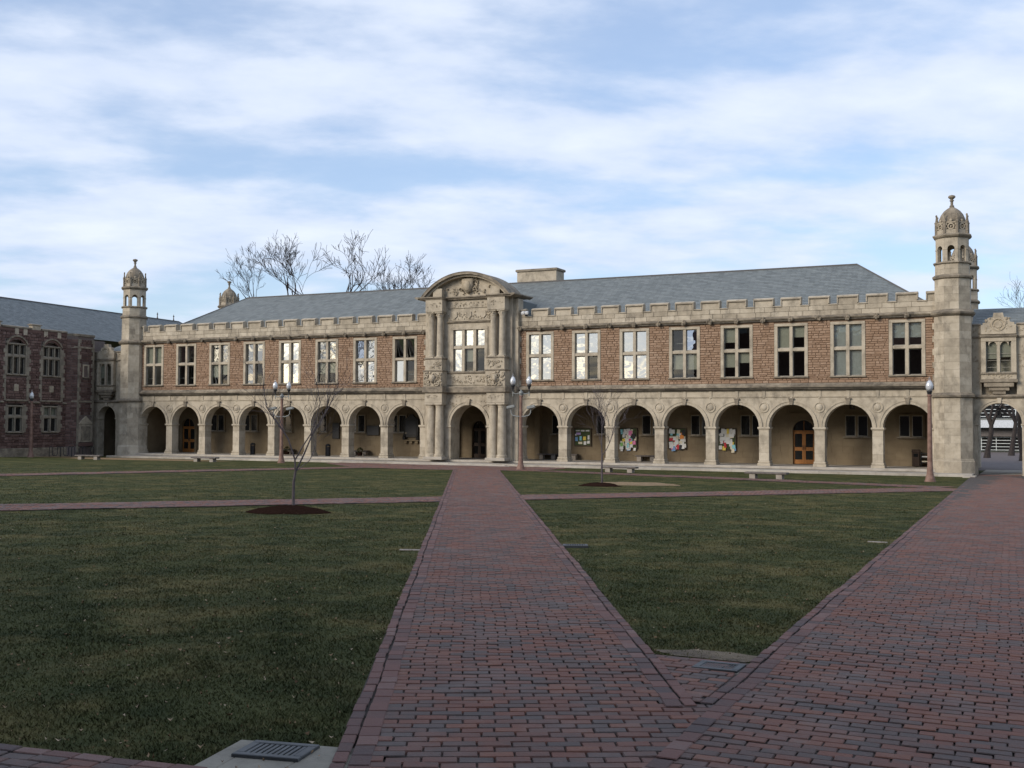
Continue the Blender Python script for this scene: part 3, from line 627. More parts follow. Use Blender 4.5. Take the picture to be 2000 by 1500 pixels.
# cornice, carved bosses, parapet with merlons
bme = None
def boss_mesh(seed):
    r0 = random.Random(seed); mb = MB(); mb.knob(0, -.12, 0, .17, .17, .17, 8)
    for k in range(9): a = r0.uniform(0, 6.28); mb.knob(.13 * math.cos(a), -.16 - r0.uniform(0, .1), .13 * math.sin(a), *(r0.uniform(.05, .1) for _ in range(3)))
    me = mb.mesh('boss'); me.materials.append(M['limed']); return me
bosses = [boss_mesh(k) for k in range(4)]
for bays, x0, x1 in ((LB, XL0, XL1), (RB, XR0, XR1 + .1)):
    x = x0
    while x < x1 - .01:
        e = min(x + rr.uniform(1.1, 1.7), x1)
        if x1 - e < .5: e = x1
        mb = nb(); mb.cur = rr.random(); mb.prism([(.4, 9.082), (-.03, 9.082), (-.07, 9.15), (-.2, 9.2), (-.24, 9.26), (-.24, 9.3), (-.08, 9.4), (.4, 9.4)], x + .002, e - .002, 'x'); mb.build('cornice', M['limed'], hall); nb().box(x + .002, e - .002, -.16, .0, 9.09, 9.17, .02).build('roll_moulding', M['limek'], hall); x = e
    xs = sorted([c for c in bays] + [c + S / 2 for c in bays[:7]] + [x0 + .25, x1 - .3])
    for i, xx in enumerate(xs): inst('boss', bosses[i % 4], (xx - BX, -.03, 9.2), hall, sc_=(1, 1, rr.uniform(.85, 1.1)))
    cm = sorted([c for c in bays] + [c + S / 2 for c in bays])
    cm = [bays[0] - S / 2] + cm
    pb = course_blocks(x0, x1, 9.4, 10.02, [], (.28, .34), (.6, 1.25), 9)
    stonework(pb, hall, M['lime'], y=-.02, bulge=.012, single=len(pb), name='parapet_stone', off=(-BX, 0, 0), seed=11, inset=.01, gap=.003)
    nb().box(x0, x1, .012, .36, 9.4, 10.0).build('parapet', M['lime'], hall)
    for i, xx in enumerate(cm):
        a, b = max(xx - .57, x0), min(xx + .57, x1)
        mb = nb(); mb.cur = rr.random(); mb.box(a, b, -.02, .36, 10.022, 10.5, .006); mer = mb.build('merlon', M['lime'], hall)
        mb = nb(); mb.prism([(-.09, 10.503), (-.09, 10.55), (.17, 10.64), (.43, 10.55), (.43, 10.503)], a - .07, b + .07, 'x')
        if b < x1 - .05: mb.box(b + .002, b + .06, -.09, .42, 10.13, 10.5)
        if a > x0 + .05: mb.box(a - .06, a - .002, -.09, .42, 10.13, 10.5)
        mb.build('coping', M['lime'], mer); nb().box(a - .04, b + .04, -.1, -.02, 10.44, 10.5, .01).build('coping_moulding', M['limed'], mer)
        if i < len(cm) - 1:
            a2 = b; b2 = cm[i + 1] - .57
            if b2 - a2 > .1: nb().prism([(-.09, 10.024), (-.09, 10.07), (.17, 10.12), (.43, 10.07), (.43, 10.024)], a2 + .0, b2 - .0, 'x').build('crenel_sill', M['lime'], hall)
# slate roof
def slates(root, A, B, C, Dq, expo=.26, wid=.34, seed=1, name='slates'):
    """A,B eave ends, C,Dq ridge ends (B->C, A->D); overlapping slates in courses"""
    A, B, C, Dq = (np.array(v, float) for v in (A, B, C, Dq)); n = int(np.linalg.norm((C + Dq - A - B) / 2) / expo) + 1; r0 = np.random.RandomState(seed)
    nr = np.cross(B - A, Dq - A); nr /= np.linalg.norm(nr); up = (Dq + C - A - B) / 2; up /= np.linalg.norm(up); V = []; 
    for i in range(n):
        f0, f1 = i / n, min((i + 1.15) / n, 1.0); L0, R0 = A + (Dq - A) * f0, B + (C - B) * f0; L1, R1 = A + (Dq - A) * f1, B + (C - B) * f1
        ln = np.linalg.norm(R0 - L0); k = max(1, int(ln / wid)); off_ = .5 * (i % 2)
        t = np.clip((np.arange(k + 2) - off_) / k, 0, 1)
        for a, b in zip(t[:-1], t[1:]):
            if b - a < 1e-4: continue
            g = .004 / max(ln, .1); a_, b_ = a + g, b - g; th = .02 + r0.uniform(-.004, .006)
            p0, p1, p2, p3 = L0 + (R0 - L0) * a_, L0 + (R0 - L0) * b_, L1 + (R1 - L1) * b_, L1 + (R1 - L1) * a_
            V += [p0 + nr * th, p1 + nr * th, p2 + nr * .003, p3 + nr * .003, p0 - nr * .002, p1 - nr * .002]
    m_ = len(V) // 6; q = np.array([[0, 1, 2, 3], [4, 5, 1, 0]]); F = (np.arange(m_)[:, None, None] * 6 + q[None]).reshape(-1, 4)
    return npmesh(name, np.array(V), F, np.repeat(r0.rand(m_), 2), M['slate'], root, 'stuff')
def roof(root, x0, x1, r0_, r1_, ye, yr, ze, zr, T=None, seed=1):
    mb = MB(T); y2 = 2 * yr - ye
    mb.add([(x0, ye, ze), (x1, ye, ze), (x1, y2, ze), (x0, y2, ze), (r0_, yr, zr), (r1_, yr, zr)], [(0, 1, 5, 4), (2, 3, 4, 5), (1, 2, 5), (3, 0, 4)])
    ro = mb.build('roof', M['lead'], root)
    tf = (lambda p_: tuple(T @ Vector(p_))) if T is not None else (lambda p_: p_)
    slates(ro, tf((x0, ye, ze + .01)), tf((x1, ye, ze + .01)), tf((r1_, yr, zr + .01)), tf((r0_, yr, zr + .01)), seed=seed)
    slates(ro, tf((x1, ye, ze + .01)), tf((x1, y2, ze + .01)), tf((r1_, yr + .05, zr + .01)), tf((r1_, yr - .05, zr + .01)), seed=seed + 1)
    slates(ro, tf((x0, y2, ze + .01)), tf((x0, ye, ze + .01)), tf((r0_, yr - .05, zr + .01)), tf((r0_, yr + .05, zr + .01)), seed=seed + 2)
    mb = MB(T); mb.tube([(r0_, yr, zr + .02), (r1_, yr, zr + .02)], .08, 6); mb.tube([(r1_, yr, zr + .02), (x1, ye, ze + .03)], .06, 6); mb.tube([(r0_, yr, zr + .02), (x0, ye, ze + .03)], .06, 6); mb.build('ridge', M['lead'], ro)
    return ro
ro = roof(hall, -68.8, -6.1, -63.5, -11.9, .5, 7.25, 9.5, 13.42, OFF, 21)
ch = nb().box(-37.4, -34.1, 7.3, 8.8, 12.8, 14.3, .02).build('chimney', M['lime'], hall); nb().box(-37.5, -34.0, 7.2, 8.9, 14.3, 14.5, .04).build('coping', M['limed'], ch)
# back of the hall closing the arcade
nb().box(XL0, XR1, 4.55, 13.9, -.3, 4.7).build('rear_block', M['lime'], hall); nb().box(XL0, XR1, 4.3, 13.9, 4.75, 9.45).build('rear_block', M['lime'], hall)
# arcade floor, steps, ceiling, back wall
nb().box(XL0 - .3, XR1 + .2, -.55, 4.5, -.16, -.005, .012).build('arcade_floor', M['paving'], hall)
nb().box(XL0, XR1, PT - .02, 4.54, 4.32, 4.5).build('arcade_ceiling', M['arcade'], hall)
BWY = 4.2
doorsX = [(-15.72, -14.12), (-67.95, -66.35), (-39.7, -38.35)]
bb = course_blocks(XL0, XR1, 0, 4.31, [(a, b, 0, 2.95) for a, b in doorsX], (.38, .48), (.7, 1.3), 31)
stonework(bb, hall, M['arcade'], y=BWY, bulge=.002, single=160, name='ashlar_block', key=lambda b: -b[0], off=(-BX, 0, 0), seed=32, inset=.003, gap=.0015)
mb = nb(); e = [XL0] + [v for d in sorted(doorsX) for v in d] + [XR1]
for a, b in zip(e[0::2], e[1::2]): mb.box(a, b, BWY + .012, BWY + .3, 0, 4.31)
for a, b in doorsX: mb.box(a, b, BWY + .012, BWY + .3, 2.95, 4.31)
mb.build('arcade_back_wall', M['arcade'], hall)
for a, b in ((XL0 - .1, XL0 + .1), (XR1 - .1, XR1 + .15)): nb().box(a, b, PT, 4.2, 0, 4.3).build('arcade_end_wall', M['arcade'], hall)
for x in (-34.0, -41.0): nb().box(x - .2, x + .2, BWY - .55, BWY - .012, 0, 4.31, .02).build('pilaster', M['arcade'], hall)
TB = OFF @ Matrix.Translation((0, BWY - .2, 0))
for x in (-8.2, -11.53, -18.4, -21.87, -25.4, -28.85, -32.3, -46.1, -49.9, -53.55, -57.0, -60.5, -63.98): window(hall, x, 1.86, 3.32, .82, 2, None, 'KK', TB, None, fr=.12, mul=.14, yface=.09, name='arcade_window', fm='arcade')
def door(a, b, m, arched=True):
    c = (a + b) / 2; hw = (b - a) / 2; T = OFF @ Matrix.Translation((0, BWY, 0)); zl = 2.2
    dr = MB(T).archwall(c, hw + .14, zl, hw - .1, 3.38, -.1, .12, n=12, zb=0.0).build('doorway', M['arcade'], hall)
    for sgn in (-1, 1):
        x0, x1 = (c - hw + .1, c - .006) if sgn < 0 else (c + .006, c + hw - .1)
        q = MB(T)
        for u, v, s_, t_ in ((x0, x0 + .11, .02, zl - .06), (x1 - .11, x1, .02, zl - .06), (x0 + .11, x1 - .11, .02, .3), (x0 + .11, x1 - .11, .88, 1.12), (x0 + .11, x1 - .11, zl - .2, zl - .06)): q.box(u, v, .06, .12, s_, t_, .006)
        lf = q.build('door_leaf', m, dr)
        for s_, t_ in ((.3, .88), (1.12, zl - .2)): MB(T).box(x0 + .11, x1 - .11, .085, .095, s_, t_).build('pane', M['gdark'], dr)
        MB(T).box(c + sgn * .07 - .012, c + sgn * .07 + .012, .0, .03, .95, 1.25, .004).build('handle', M['black'], dr)
    MB(T).box(c - hw + .1, c + hw - .1, .05, .13, zl - .05, zl + .02).build('transom_bar', m, dr)
    MB(T).ring(c, zl + .03, .02, hw - .12, .1, .11, n=14).build('fanlight', M['gdark'], dr)
    for an in (45, 90, 135): MB(T).box(c - .015 + .0, c + .015, .07, .1, zl + .03, zl + hw - .15).build('glazing_bar', m, dr) if an == 90 else None
    MB(T).ring(c, zl, hw - .1, hw + .02, -.16, -.1, n=16).build('archivolt', M['arcade'], dr)
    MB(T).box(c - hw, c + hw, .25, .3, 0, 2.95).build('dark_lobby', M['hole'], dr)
door(-15.72, -14.12, M['wood']); door(-67.95, -66.35, M['wood']); door(-39.7, -38.35, M['dwood'])
# lanterns hung under the arcade ceiling
for x in (-11.5, -18.6, -25.4, -49.9, -60.5):
    t = thing('hanging_lantern', 'small black lantern hanging in the arcade bay ' + {-11.5: 'second from right', -18.6: 'just left of the orange right-hand door', -25.4: 'third to the right of the entrance pavilion', -49.9: 'with the wide dark plaque', -60.5: 'two bays right of the left-hand door'}[x], 'lantern', (x, D + 2.2, ZB + 3.62), group='lanterns in the arcade')
    MB().lathe([(.0, .7), (.012, .69), (.012, .42), (.05, .4), (.17, .3), (.17, .28)], n=6).build('lantern_top', M['black'], t)
    q = MB()
    for k in range(6): a = k * math.pi / 3; q.box(.15 * math.cos(a) - .012, .15 * math.cos(a) + .012, .15 * math.sin(a) - .012, .15 * math.sin(a) + .012, 0, .28)
    q.lathe([(.16, -.03), (.165, 0), (.16, .01)], n=6); q.build('lantern_frame', M['black'], t); MB().lathe([(.12, .02), (.12, .27)], n=6).build('pane', M['globe'], t)

# ------------------------------------------------------------------ central entrance pavilion (part of the hall)
PC = -37.39; PX0, PX1 = -40.75, -34.03; PY = -.6
def carving(x0, x1, z0, z1, y, seed, n, name='carving', shield=None, parent=None, deep=.05):
    r0 = random.Random(seed); mb = nb(); w_, h_ = x1 - x0, z1 - z0; s = min(w_, h_)
    for k in range(n):
        x, z = r0.uniform(x0, x1), r0.uniform(z0, z1); q = min(r0.uniform(.06, .13) * s * 1.15, .12)
        if r0.random() < .62:
            a = r0.uniform(0, 6.28); pts = [(x + q * (1.5 - .16 * i) * math.cos(a + i * .75), y - deep * .55, z + q * (1.5 - .16 * i) * math.sin(a + i * .75)) for i in range(8)]; pts = [(min(max(px, x0), x1), py, min(max(pz, z0), z1)) for px, py, pz in pts]; mb.tube(pts, [q * .42 * (1 - i * .06) for i in range(8)], 5)
        else: mb.knob(x, y, z, q * r0.uniform(.7, 1.5), deep * r0.uniform(.7, 1.3), q * r0.uniform(.6, 1.2), 5)
    if shield:
        cx, cz, sw, sh = shield
        mb.prism([(cx - sw, cz + sh), (cx + sw, cz + sh), (cx + sw * 1.05, cz), (cx + sw * .6, cz - sh * .75), (cx, cz - sh * 1.15), (cx - sw * .6, cz - sh * .75), (cx - sw * 1.05, cz)], y - deep * 1.7, y + .02); mb.knob(cx, y - deep * 1.5, cz, sw * .75, deep * .9, sh * .85, 10)
        for sgn in (-1, 1):
            for v in (.8, -.55):
                pts = [(cx + sgn * (sw * 1.25 + .16 * sw * (3 - i * .4) * math.cos(i * .8)), y - deep, cz + v * sh + .16 * sw * (3 - i * .4) * math.sin(i * .8)) for i in range(8)]; mb.tube(pts, [.1 * sw] * 8, 5)
    return tag(mb.build(name, M['carve'], parent or hall, smooth=True), kind='stuff')
mb = nb(); mb.archwall(PC, 3.36, SP, 1.45, 4.72, PY, PT, n=18, zb=0); mb.build('pavilion_wall', M['lime'], hall)
mb = nb(); mb.ring(PC, SP, 1.446, 1.64, PY - .05, PY + .05, n=24); mb.ring(PC, SP, 1.64, 1.7, PY - .09, PY + .05, n=24); av = mb.build('archivolt', M['lime'], hall)
nb().prism([(PC - .11, SP + 1.42), (PC + .11, SP + 1.42), (PC + .17, SP + 1.86), (PC - .17, SP + 1.86)], PY - .2, PY + .04).build('keystone', M['carve'], av)
for sgn in (-1, 1):
    nb().box(PC + sgn * 1.6 - .2, PC + sgn * 1.6 + .2, PY - .07, PY + .5, SP - .16, SP - .01, .03).build('impost', M['lime'], hall)
    a, b = sorted((PC + sgn * .95, PC + sgn * 2.0)); carving(a, b, 3.75, 4.22, PY, 40 + sgn, 26)
    a, b = sorted((PC + sgn * 1.72, PC + sgn * 2.02)); carving(a, b, 2.7, 3.7, PY, 44 + sgn, 14)
# upper body with window opening
UX0, UX1, UZ0, UZ1 = PC - 1.5, PC + 1.5, 6.27, 9.45
mb = nb(); mb.box(PX0, UX0, PY, .6, 4.73, 11.4); mb.box(UX1, PX1, PY, .6, 4.73, 11.4); mb.box(UX0, UX1, PY, .6, 4.73, UZ0); mb.box(UX0, UX1, PY, .6, UZ1, 11.4); mb.build('pavilion_wall', M['lime'], hall)
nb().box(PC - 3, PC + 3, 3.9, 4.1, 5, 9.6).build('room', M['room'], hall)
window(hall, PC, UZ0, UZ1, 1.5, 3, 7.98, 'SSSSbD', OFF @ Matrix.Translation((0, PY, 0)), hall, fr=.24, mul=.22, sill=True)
nb().prism([(PY + .02, 9.72), (PY - .1, 9.74), (PY - .16, 9.84), (PY, 9.88)], PC - 1.75, PC + 1.75, 'x').build('hood_mould', M['limed'], hall)
# carved frieze panel over the window
nb().box(PC - 1.75, PC + 1.75, PY - .03, PY + .02, 9.95, 10.6, .01).build('frieze_panel', M['lime'], hall)
carving(PC - 1.7, PC + 1.7, 10.0, 10.56, PY - .03, 50, 46)
for k in (-1.15, 0, 1.15): nb().prism([(PC + k - .2, 10.52), (PC + k + .2, 10.52), (PC + k + .2, 10.2), (PC + k, 10.02), (PC + k - .2, 10.2)], PY - .1, PY - .02).build('shield', M['lime'], hall)
# panel under the window
nb().box(PC - 1.85, PC + 1.85, PY - .06, PY + .02, 5.28, 6.1, .03).build('apron_panel', M['lime'], hall); carving(PC - 1.65, PC + 1.65, 5.42, 5.98, PY - .06, 52, 48, deep=.04)
nb().box(PC - 1.95, PC + 1.95, PY - .12, PY + .02, 6.12, 6.22, .02).build('apron_cap', M['limed'], hall)
for sgn in (-1, 1):
    ca, cb = sorted((PC + sgn * 2.82, PC + sgn * 2.14))
    # stepped flank beside the columns
    fx = sorted((PC + sgn * 3.37, PC + sgn * 3.72)); nb().box(fx[0], fx[1], -.32, .5, 0, 11.35, .02).build('flank', M['lime'], hall)
    nb().box(ca - .42, cb + .42, -1.42, PY, -.01, .2, .02).build('column_plinth', M['paving'], hall)
    for c in (ca, cb):
        q = nb(); q.lathe([(.4, .2), (.4, .27), (.36, .3), (.375, .34), (.36, .38), (.315, .42), (.32, .5)] + [(.32 - .045 * t * t, .5 + 3.2 * t) for t in (.25, .5, .75, 1)] + [(.3, 3.72), (.275, 3.76), (.3, 3.82), (.34, 3.86), (.36, 3.9)], c, -1.0, 20); q.box(c - .36, c + .36, -1.36, -.64, 3.9, 4.02, .015); q.build('column', M['lime'], hall, smooth=False)
        q = nb(); q.box(c - .29, c + .29, -1.29, -.71, 7.24, 7.32, .01); q.lathe([(.28, 7.32), (.29, 7.37), (.24, 7.42)] + [(.24 - .035 * t, 7.42 + 2.7 * t) for t in (.2, .5, .8, 1)] + [(.23, 10.14), (.23, 10.2), (.26, 10.4)], c, -1.0, 18)
        for k in range(10): a = k * .628; q.knob(c + .24 * math.cos(a), -1 + .24 * math.sin(a), 10.3 + .08 * (k % 2), .07, .07, .09, 5)
        q.box(c - .3, c + .3, -1.3, -.7, 10.42, 10.52, .015); q.build('column', M['lime'], hall)
    nb().box(ca - .36, cb + .36, -1.34, PY, 4.03, 4.74, .015).build('entablature_block', M['lime'], hall); carving(ca - .25, cb + .25, 4.3, 4.6, -1.34, 60 + sgn, 14, deep=.035)
    nb().box(ca - .42, cb + .42, -1.42, PY, 5.2, 6.25, .02).build('pedestal', M['lime'], hall)
    carving(ca - .36, cb + .36, 5.26, 6.2, -1.42, 62 + sgn, 46, shield=((ca + cb) / 2, 5.75, .2, .27), deep=.09)
    nb().box(ca - .47, cb + .47, -1.47, PY, 6.25, 6.35, .02).build('pedestal_cap', M['limed'], hall)
    nb().box(ca - .34, cb + .34, -1.34, PY, 6.35, 7.14, .02).build('pedestal', M['lime'], hall); carving(ca - .26, cb + .26, 6.48, 7.02, -1.34, 66 + sgn, 18, deep=.05)
    nb().box(ca - .4, cb + .4, -1.4, PY, 7.14, 7.24, .02).build('pedestal_cap', M['limed'], hall)
    nb().box(ca - .34, cb + .34, -1.34, PY, 10.52, 11.4, .015).build('entablature_block', M['lime'], hall); carving(ca - .28, cb + .28, 10.85, 11.2, -1.34, 70 + sgn, 14, deep=.05)
    carving(*(sorted((PC + sgn * 3.4, PC + sgn * 3.7))), 5.3, 6.2, -.32, 74 + sgn, 12, deep=.05)
    # return of the carved band and string course round the flank
    nb().box(ca - .48, cb + .48, -1.48, PY, 4.742, 5.2, .05).build('string_course', M['limed'], hall)
    nb().box(fx[0], fx[1], -.62, -.32, 4.742, 5.2, .05).build('string_course', M['limed'], hall)
nb().box(PC - 1.66, PC + 1.66, PY - .3, PY, 4.742, 5.19, .05).build('string_course', M['limed'], hall)
carving(PC - 1.6, PC + 1.6, 4.42, 4.64, PY, 80, 26, deep=.04)
nb().box(PC - 1.66, PC + 1.66, PY - .06, PY, 10.78, 11.3, .02).build('frieze_panel', M['lime'], hall); carving(PC - 1.6, PC + 1.6, 10.86, 11.2, PY - .06, 82, 44, deep=.05)
# curved pediment
CH, RISE = 3.5, 1.68; RR = (CH * CH + RISE * RISE) / (2 * RISE); zc = 11.58 + RISE - RR; an = math.degrees(math.asin(CH / RR))
def cprof(r_, y0, y1, name, m, chord=None, **k):
    q = nb(); q.ring(PC, zc, r_[0], r_[1], y0, y1, 90 - an, 90 + an, 26); return q.build(name, m, hall, **k)
pts = [(PC + (RR - .02) * math.sin(R(t)), zc + (RR - .02) * math.cos(R(t))) for t in np.linspace(-an, an, 24)]
nb().prism(pts, PY - .1, .6).build('tympanum', M['lime'], hall)
cprof((RR - .3, RR - .16), -1.2, PY - .05, 'pediment_moulding', M['lime']); cprof((RR - .16, RR + .0), -1.42, .75, 'pediment_cornice', M['limed']); cprof((RR + .002, RR + .04), -1.44, .85, 'pediment_lead', M['limed'])
for a, b, y0 in ((PC - 3.7, PC - 1.75, -1.5), (PC + 1.75, PC + 3.7, -1.5), (PC - 1.75, PC + 1.75, -.95)):
    nb().prism([(y0 + .12, 11.402), (y0 + .1, 11.46), (y0, 11.52), (y0, 11.6), (1.2, 11.62), (1.2, 11.402)], a, b, 'x').build('pediment_cornice', M['limed'], hall)
for sgn in (-1, 1):
    nb().prism([(PC + sgn * 3.7, 11.41), (PC + sgn * 3.85, 11.47), (PC + sgn * 3.98, 11.53), (PC + sgn * 3.98, 11.61), (PC + sgn * 3.7, 11.62)], -1.5, 1.6).build('pediment_cornice', M['limed'], hall)
    nb().box(PC + sgn * 2.3 - .36, PC + sgn * 2.3 + .36, -1.15, PY - .1, 11.62, 11.95 + .25, .02).build('pediment_block', M['lime'], hall)
carving(PC - 1.7, PC + 1.7, 11.75, 12.3, PY - .1, 90, 34, shield=(PC, 12.35, .42, .5), deep=.16); carving(PC - .75, PC + .75, 11.9, 12.95, PY - .1, 91, 34, deep=.13)
# roof of the bay behind the curved front
nb().prism([(PC - 3.4, 9.5), (PC + 3.4, 9.5), (PC + 3.4, 11.3), (PC, 12.6), (PC - 3.4, 11.3)], .75, 5.2).build('pavilion_roof', M['slate'], hall)

# ------------------------------------------------------------------ platform and steps along the arcade
def step(x0, x1, y0, y1, z0, z1, parent=None):
    if parent is None: return tag(MB().box(x0, x1, y0, y1, z0, z1, .015).build('platform', M['paving']), kind='structure')
plat = tag(MB().box(XL0 - .6, XR1 + 2.0, D - 2.75, D - .56, ZB - .6, ZB - .215, .012).build('platform', M['sand']), kind='structure')
x = XL0 - .6
while x < XR1 + 1.9:                                # paving slabs
    e = min(x + rr.uniform(1.3, 2.0), XR1 + 2.0); ym = D - 1.6 + rr.uniform(-.1, .1)
    for a, b in ((D - 2.8, ym), (ym, D - .57)): MB().box(x + .005, e - .005, a + .005, b - .005, ZB - .4, ZB - .17 + rr.uniform(-.004, .004), .012, r=rr.random()).build('slab', M['paving'], plat)
    x = e
for k, (hw_, yy) in enumerate(((4.6, -3.5), (4.1, -3.1))):
    tag(MB().box(PC - hw_, PC + hw_, D + yy, D - 2.81, ZB - .6, ZB - .27 + .04 * k, .015).build('steps', M['paving']), kind='structure')
MB().box(-4.6, -3.95, D - 4.4, D - 2.85, ZB - .6, ZB - .2, .02).build('kerb', M['paving'])['kind'] = 'structure'

# ------------------------------------------------------------------ octagonal corner turrets
def octa(ap): return ap / math.cos(math.pi / 8)
def turret(name, label, cx, cy, seed, detail=True):
    t = thing(name, label, 'turret', (cx, D + cy, ZB), group='octagonal turrets'); r0 = random.Random(seed); rot = math.pi / 8
    def shell(prof, nm, m=M['lime'], parent=t): q = MB(); q.cur = r0.random(); q.lathe([(octa(a), z) for a, z in prof], n=8, rot=rot); return q.build(nm, m, parent)
    def courses(z0, z1, a0, a1, h):
        n = max(1, round((z1 - z0) / h)); 
        for k in range(n):
            za, zb_ = z0 + (z1 - z0) * k / n, z0 + (z1 - z0) * (k + 1) / n; ap = a0 + (a1 - a0) * k / n; q = MB(); Rr = octa(ap); g = .004
            for f in range(8):
                A = Vector((Rr * math.cos(rot + f * math.pi / 4), Rr * math.sin(rot + f * math.pi / 4), 0)); B_ = Vector((Rr * math.cos(rot + (f + 1) * math.pi / 4), Rr * math.sin(rot + (f + 1) * math.pi / 4), 0))
                cut = [0, r0.uniform(.35, .65), 1] if (k + f) % 2 else [0, 1]
                for u, v in zip(cut[:-1], cut[1:]):
                    P0, P1 = A.lerp(B_, u + .003), A.lerp(B_, v - .003); i0, i1 = P0 * .9, P1 * .9
                    q.add([(P0.x, P0.y, za + g), (P1.x, P1.y, za + g), (P1.x, P1.y, zb_ - g), (P0.x, P0.y, zb_ - g), (i0.x, i0.y, za + g), (i1.x, i1.y, za + g), (i1.x, i1.y, zb_ - g), (i0.x, i0.y, zb_ - g)], [(0, 1, 2, 3), (4, 5, 1, 0), (3, 2, 6, 7), (0, 3, 7, 4), (1, 5, 6, 2)], r=r0.random())
            q.build('stone_course', M['lime'], t)
        shell([(a0 - .02, z0), (a1 - .02, z1)], 'core')
    if detail:
        shell([(1.17, -.5), (1.17, .0), (1.17, .5), (1.12, .56), (1.12, .62), (1.07, .66)], 'plinth')
        courses(.66, 4.22, 1.06, 1.06, .44)
        courses(4.5, 9.02, 1.03, 1.02, .45)
    else: shell([(1.05, -.5), (1.03, 9.0)], 'shaft')
    shell([(1.06, 4.2), (1.2, 4.26), (1.22, 4.36), (1.05, 4.52)], 'string_course', M['limed'])
    shell([(1.02, 9.0), (1.12, 9.06), (1.2, 9.14), (1.22, 9.24), (1.1, 9.3), (.99, 9.42)], 'string_course', M['limed'])
    courses(9.4, 11.22, .98, .97, .45)
    shell([(.97, 11.2), (1.08, 11.26), (1.1, 11.36), (.95, 11.48)], 'string_course', M['limed'])
    courses(11.46, 12.1, .94, .94, .32)
    shell([(.94, 12.08), (1.04, 12.13), (1.04, 12.19), (.93, 12.24)], 'string_course', M['limed'])
    for f in range(8):                               # open lantern: eight arched faces
        T = Matrix.Rotation(f * math.pi / 4, 4, 'Z'); q = MB(T); ap = .90; hw = ap * math.tan(math.pi / 8)
        q.archwall(0, hw - .003, 12.98, .2, 13.62, -ap, -ap + .2, n=10, zb=12.22); q.box(-hw + .0, -.2, -ap - .02, -ap, 12.93, 12.98); q.box(.2, hw, -ap - .02, -ap, 12.93, 12.98); q.build('lantern_face', M['lime'], t)
    shell([(.88, 13.6), (1.0, 13.68), (1.06, 13.76), (1.06, 13.82), (.9, 13.9)], 'cornice', M['limed'])
    shell([(.86, 13.88), (.86, 14.12), (.8, 14.14)], 'crown', M['lime'])
    for f in range(8):
        a = rot + f * math.pi / 4; Rr = octa(.84); x, y = Rr * math.cos(a), Rr * math.sin(a)
        MB().lathe([(.1, 13.9), (.1, 14.55), (.12, 14.57), (.12, 14.62), (.07, 14.66), (.035, 14.95), (.06, 15.0), (.05, 15.06), (.0, 15.1)], x, y, 6).build('pinnacle', M['limed'], t)
        T = Matrix.Rotation(f * math.pi / 4, 4, 'Z'); q = MB(T); ap = .84
        q.ring(0, 14.3, .13, .2, -ap - .03, -ap + .06, 0, 360, 10); q.box(-.33, .33, -ap - .03, -ap + .05, 14.5, 14.57); q.knob(0, -ap, 14.3, .06, .05, .06); q.knob(-.26, -ap, 14.42, .07, .05, .07); q.knob(.26, -ap, 14.42, .07, .05, .07); q.knob(-.26, -ap, 14.2, .06, .05, .06); q.knob(.26, -ap, 14.2, .06, .05, .06)
        q.knob(0, -ap, 14.66, .09, .05, .09); q.build('tracery', M['carve'], t)
    q = MB(); q.lathe([(.78, 13.9), (.78, 14.45), (.77, 14.62), (.72, 14.86), (.62, 15.1), (.47, 15.3), (.3, 15.44), (.16, 15.53), (.1, 15.62)], n=16, rot=rot); q.build('dome', M['limed'], t, smooth=False)
    q = MB(); q.lathe([(.13, 15.6), (.14, 15.64), (.08, 15.68), (.075, 15.9), (.13, 15.93), (.13, 15.97), (.07, 16.0), (.1, 16.04), (.2, 16.13), (.21, 16.19), (.17, 16.25), (.0, 16.3)], n=10); q.build('finial', M['limed'], t)
    return t
turret('turret', 'tall pale octagonal stone turret with open domed lantern at the right end of the hall', -5.36, .1, 1)
turret('turret', 'pale octagonal stone turret with domed lantern at the left end of the hall', -69.6, .1, 2)
turret('turret', 'rear turret mostly hidden behind the tall turret on the right', -5.75, 14.6, 3, False)
turret('turret', 'rear turret whose dome alone shows over the left end of the slate roof', -72.0, 15.0, 4, False)

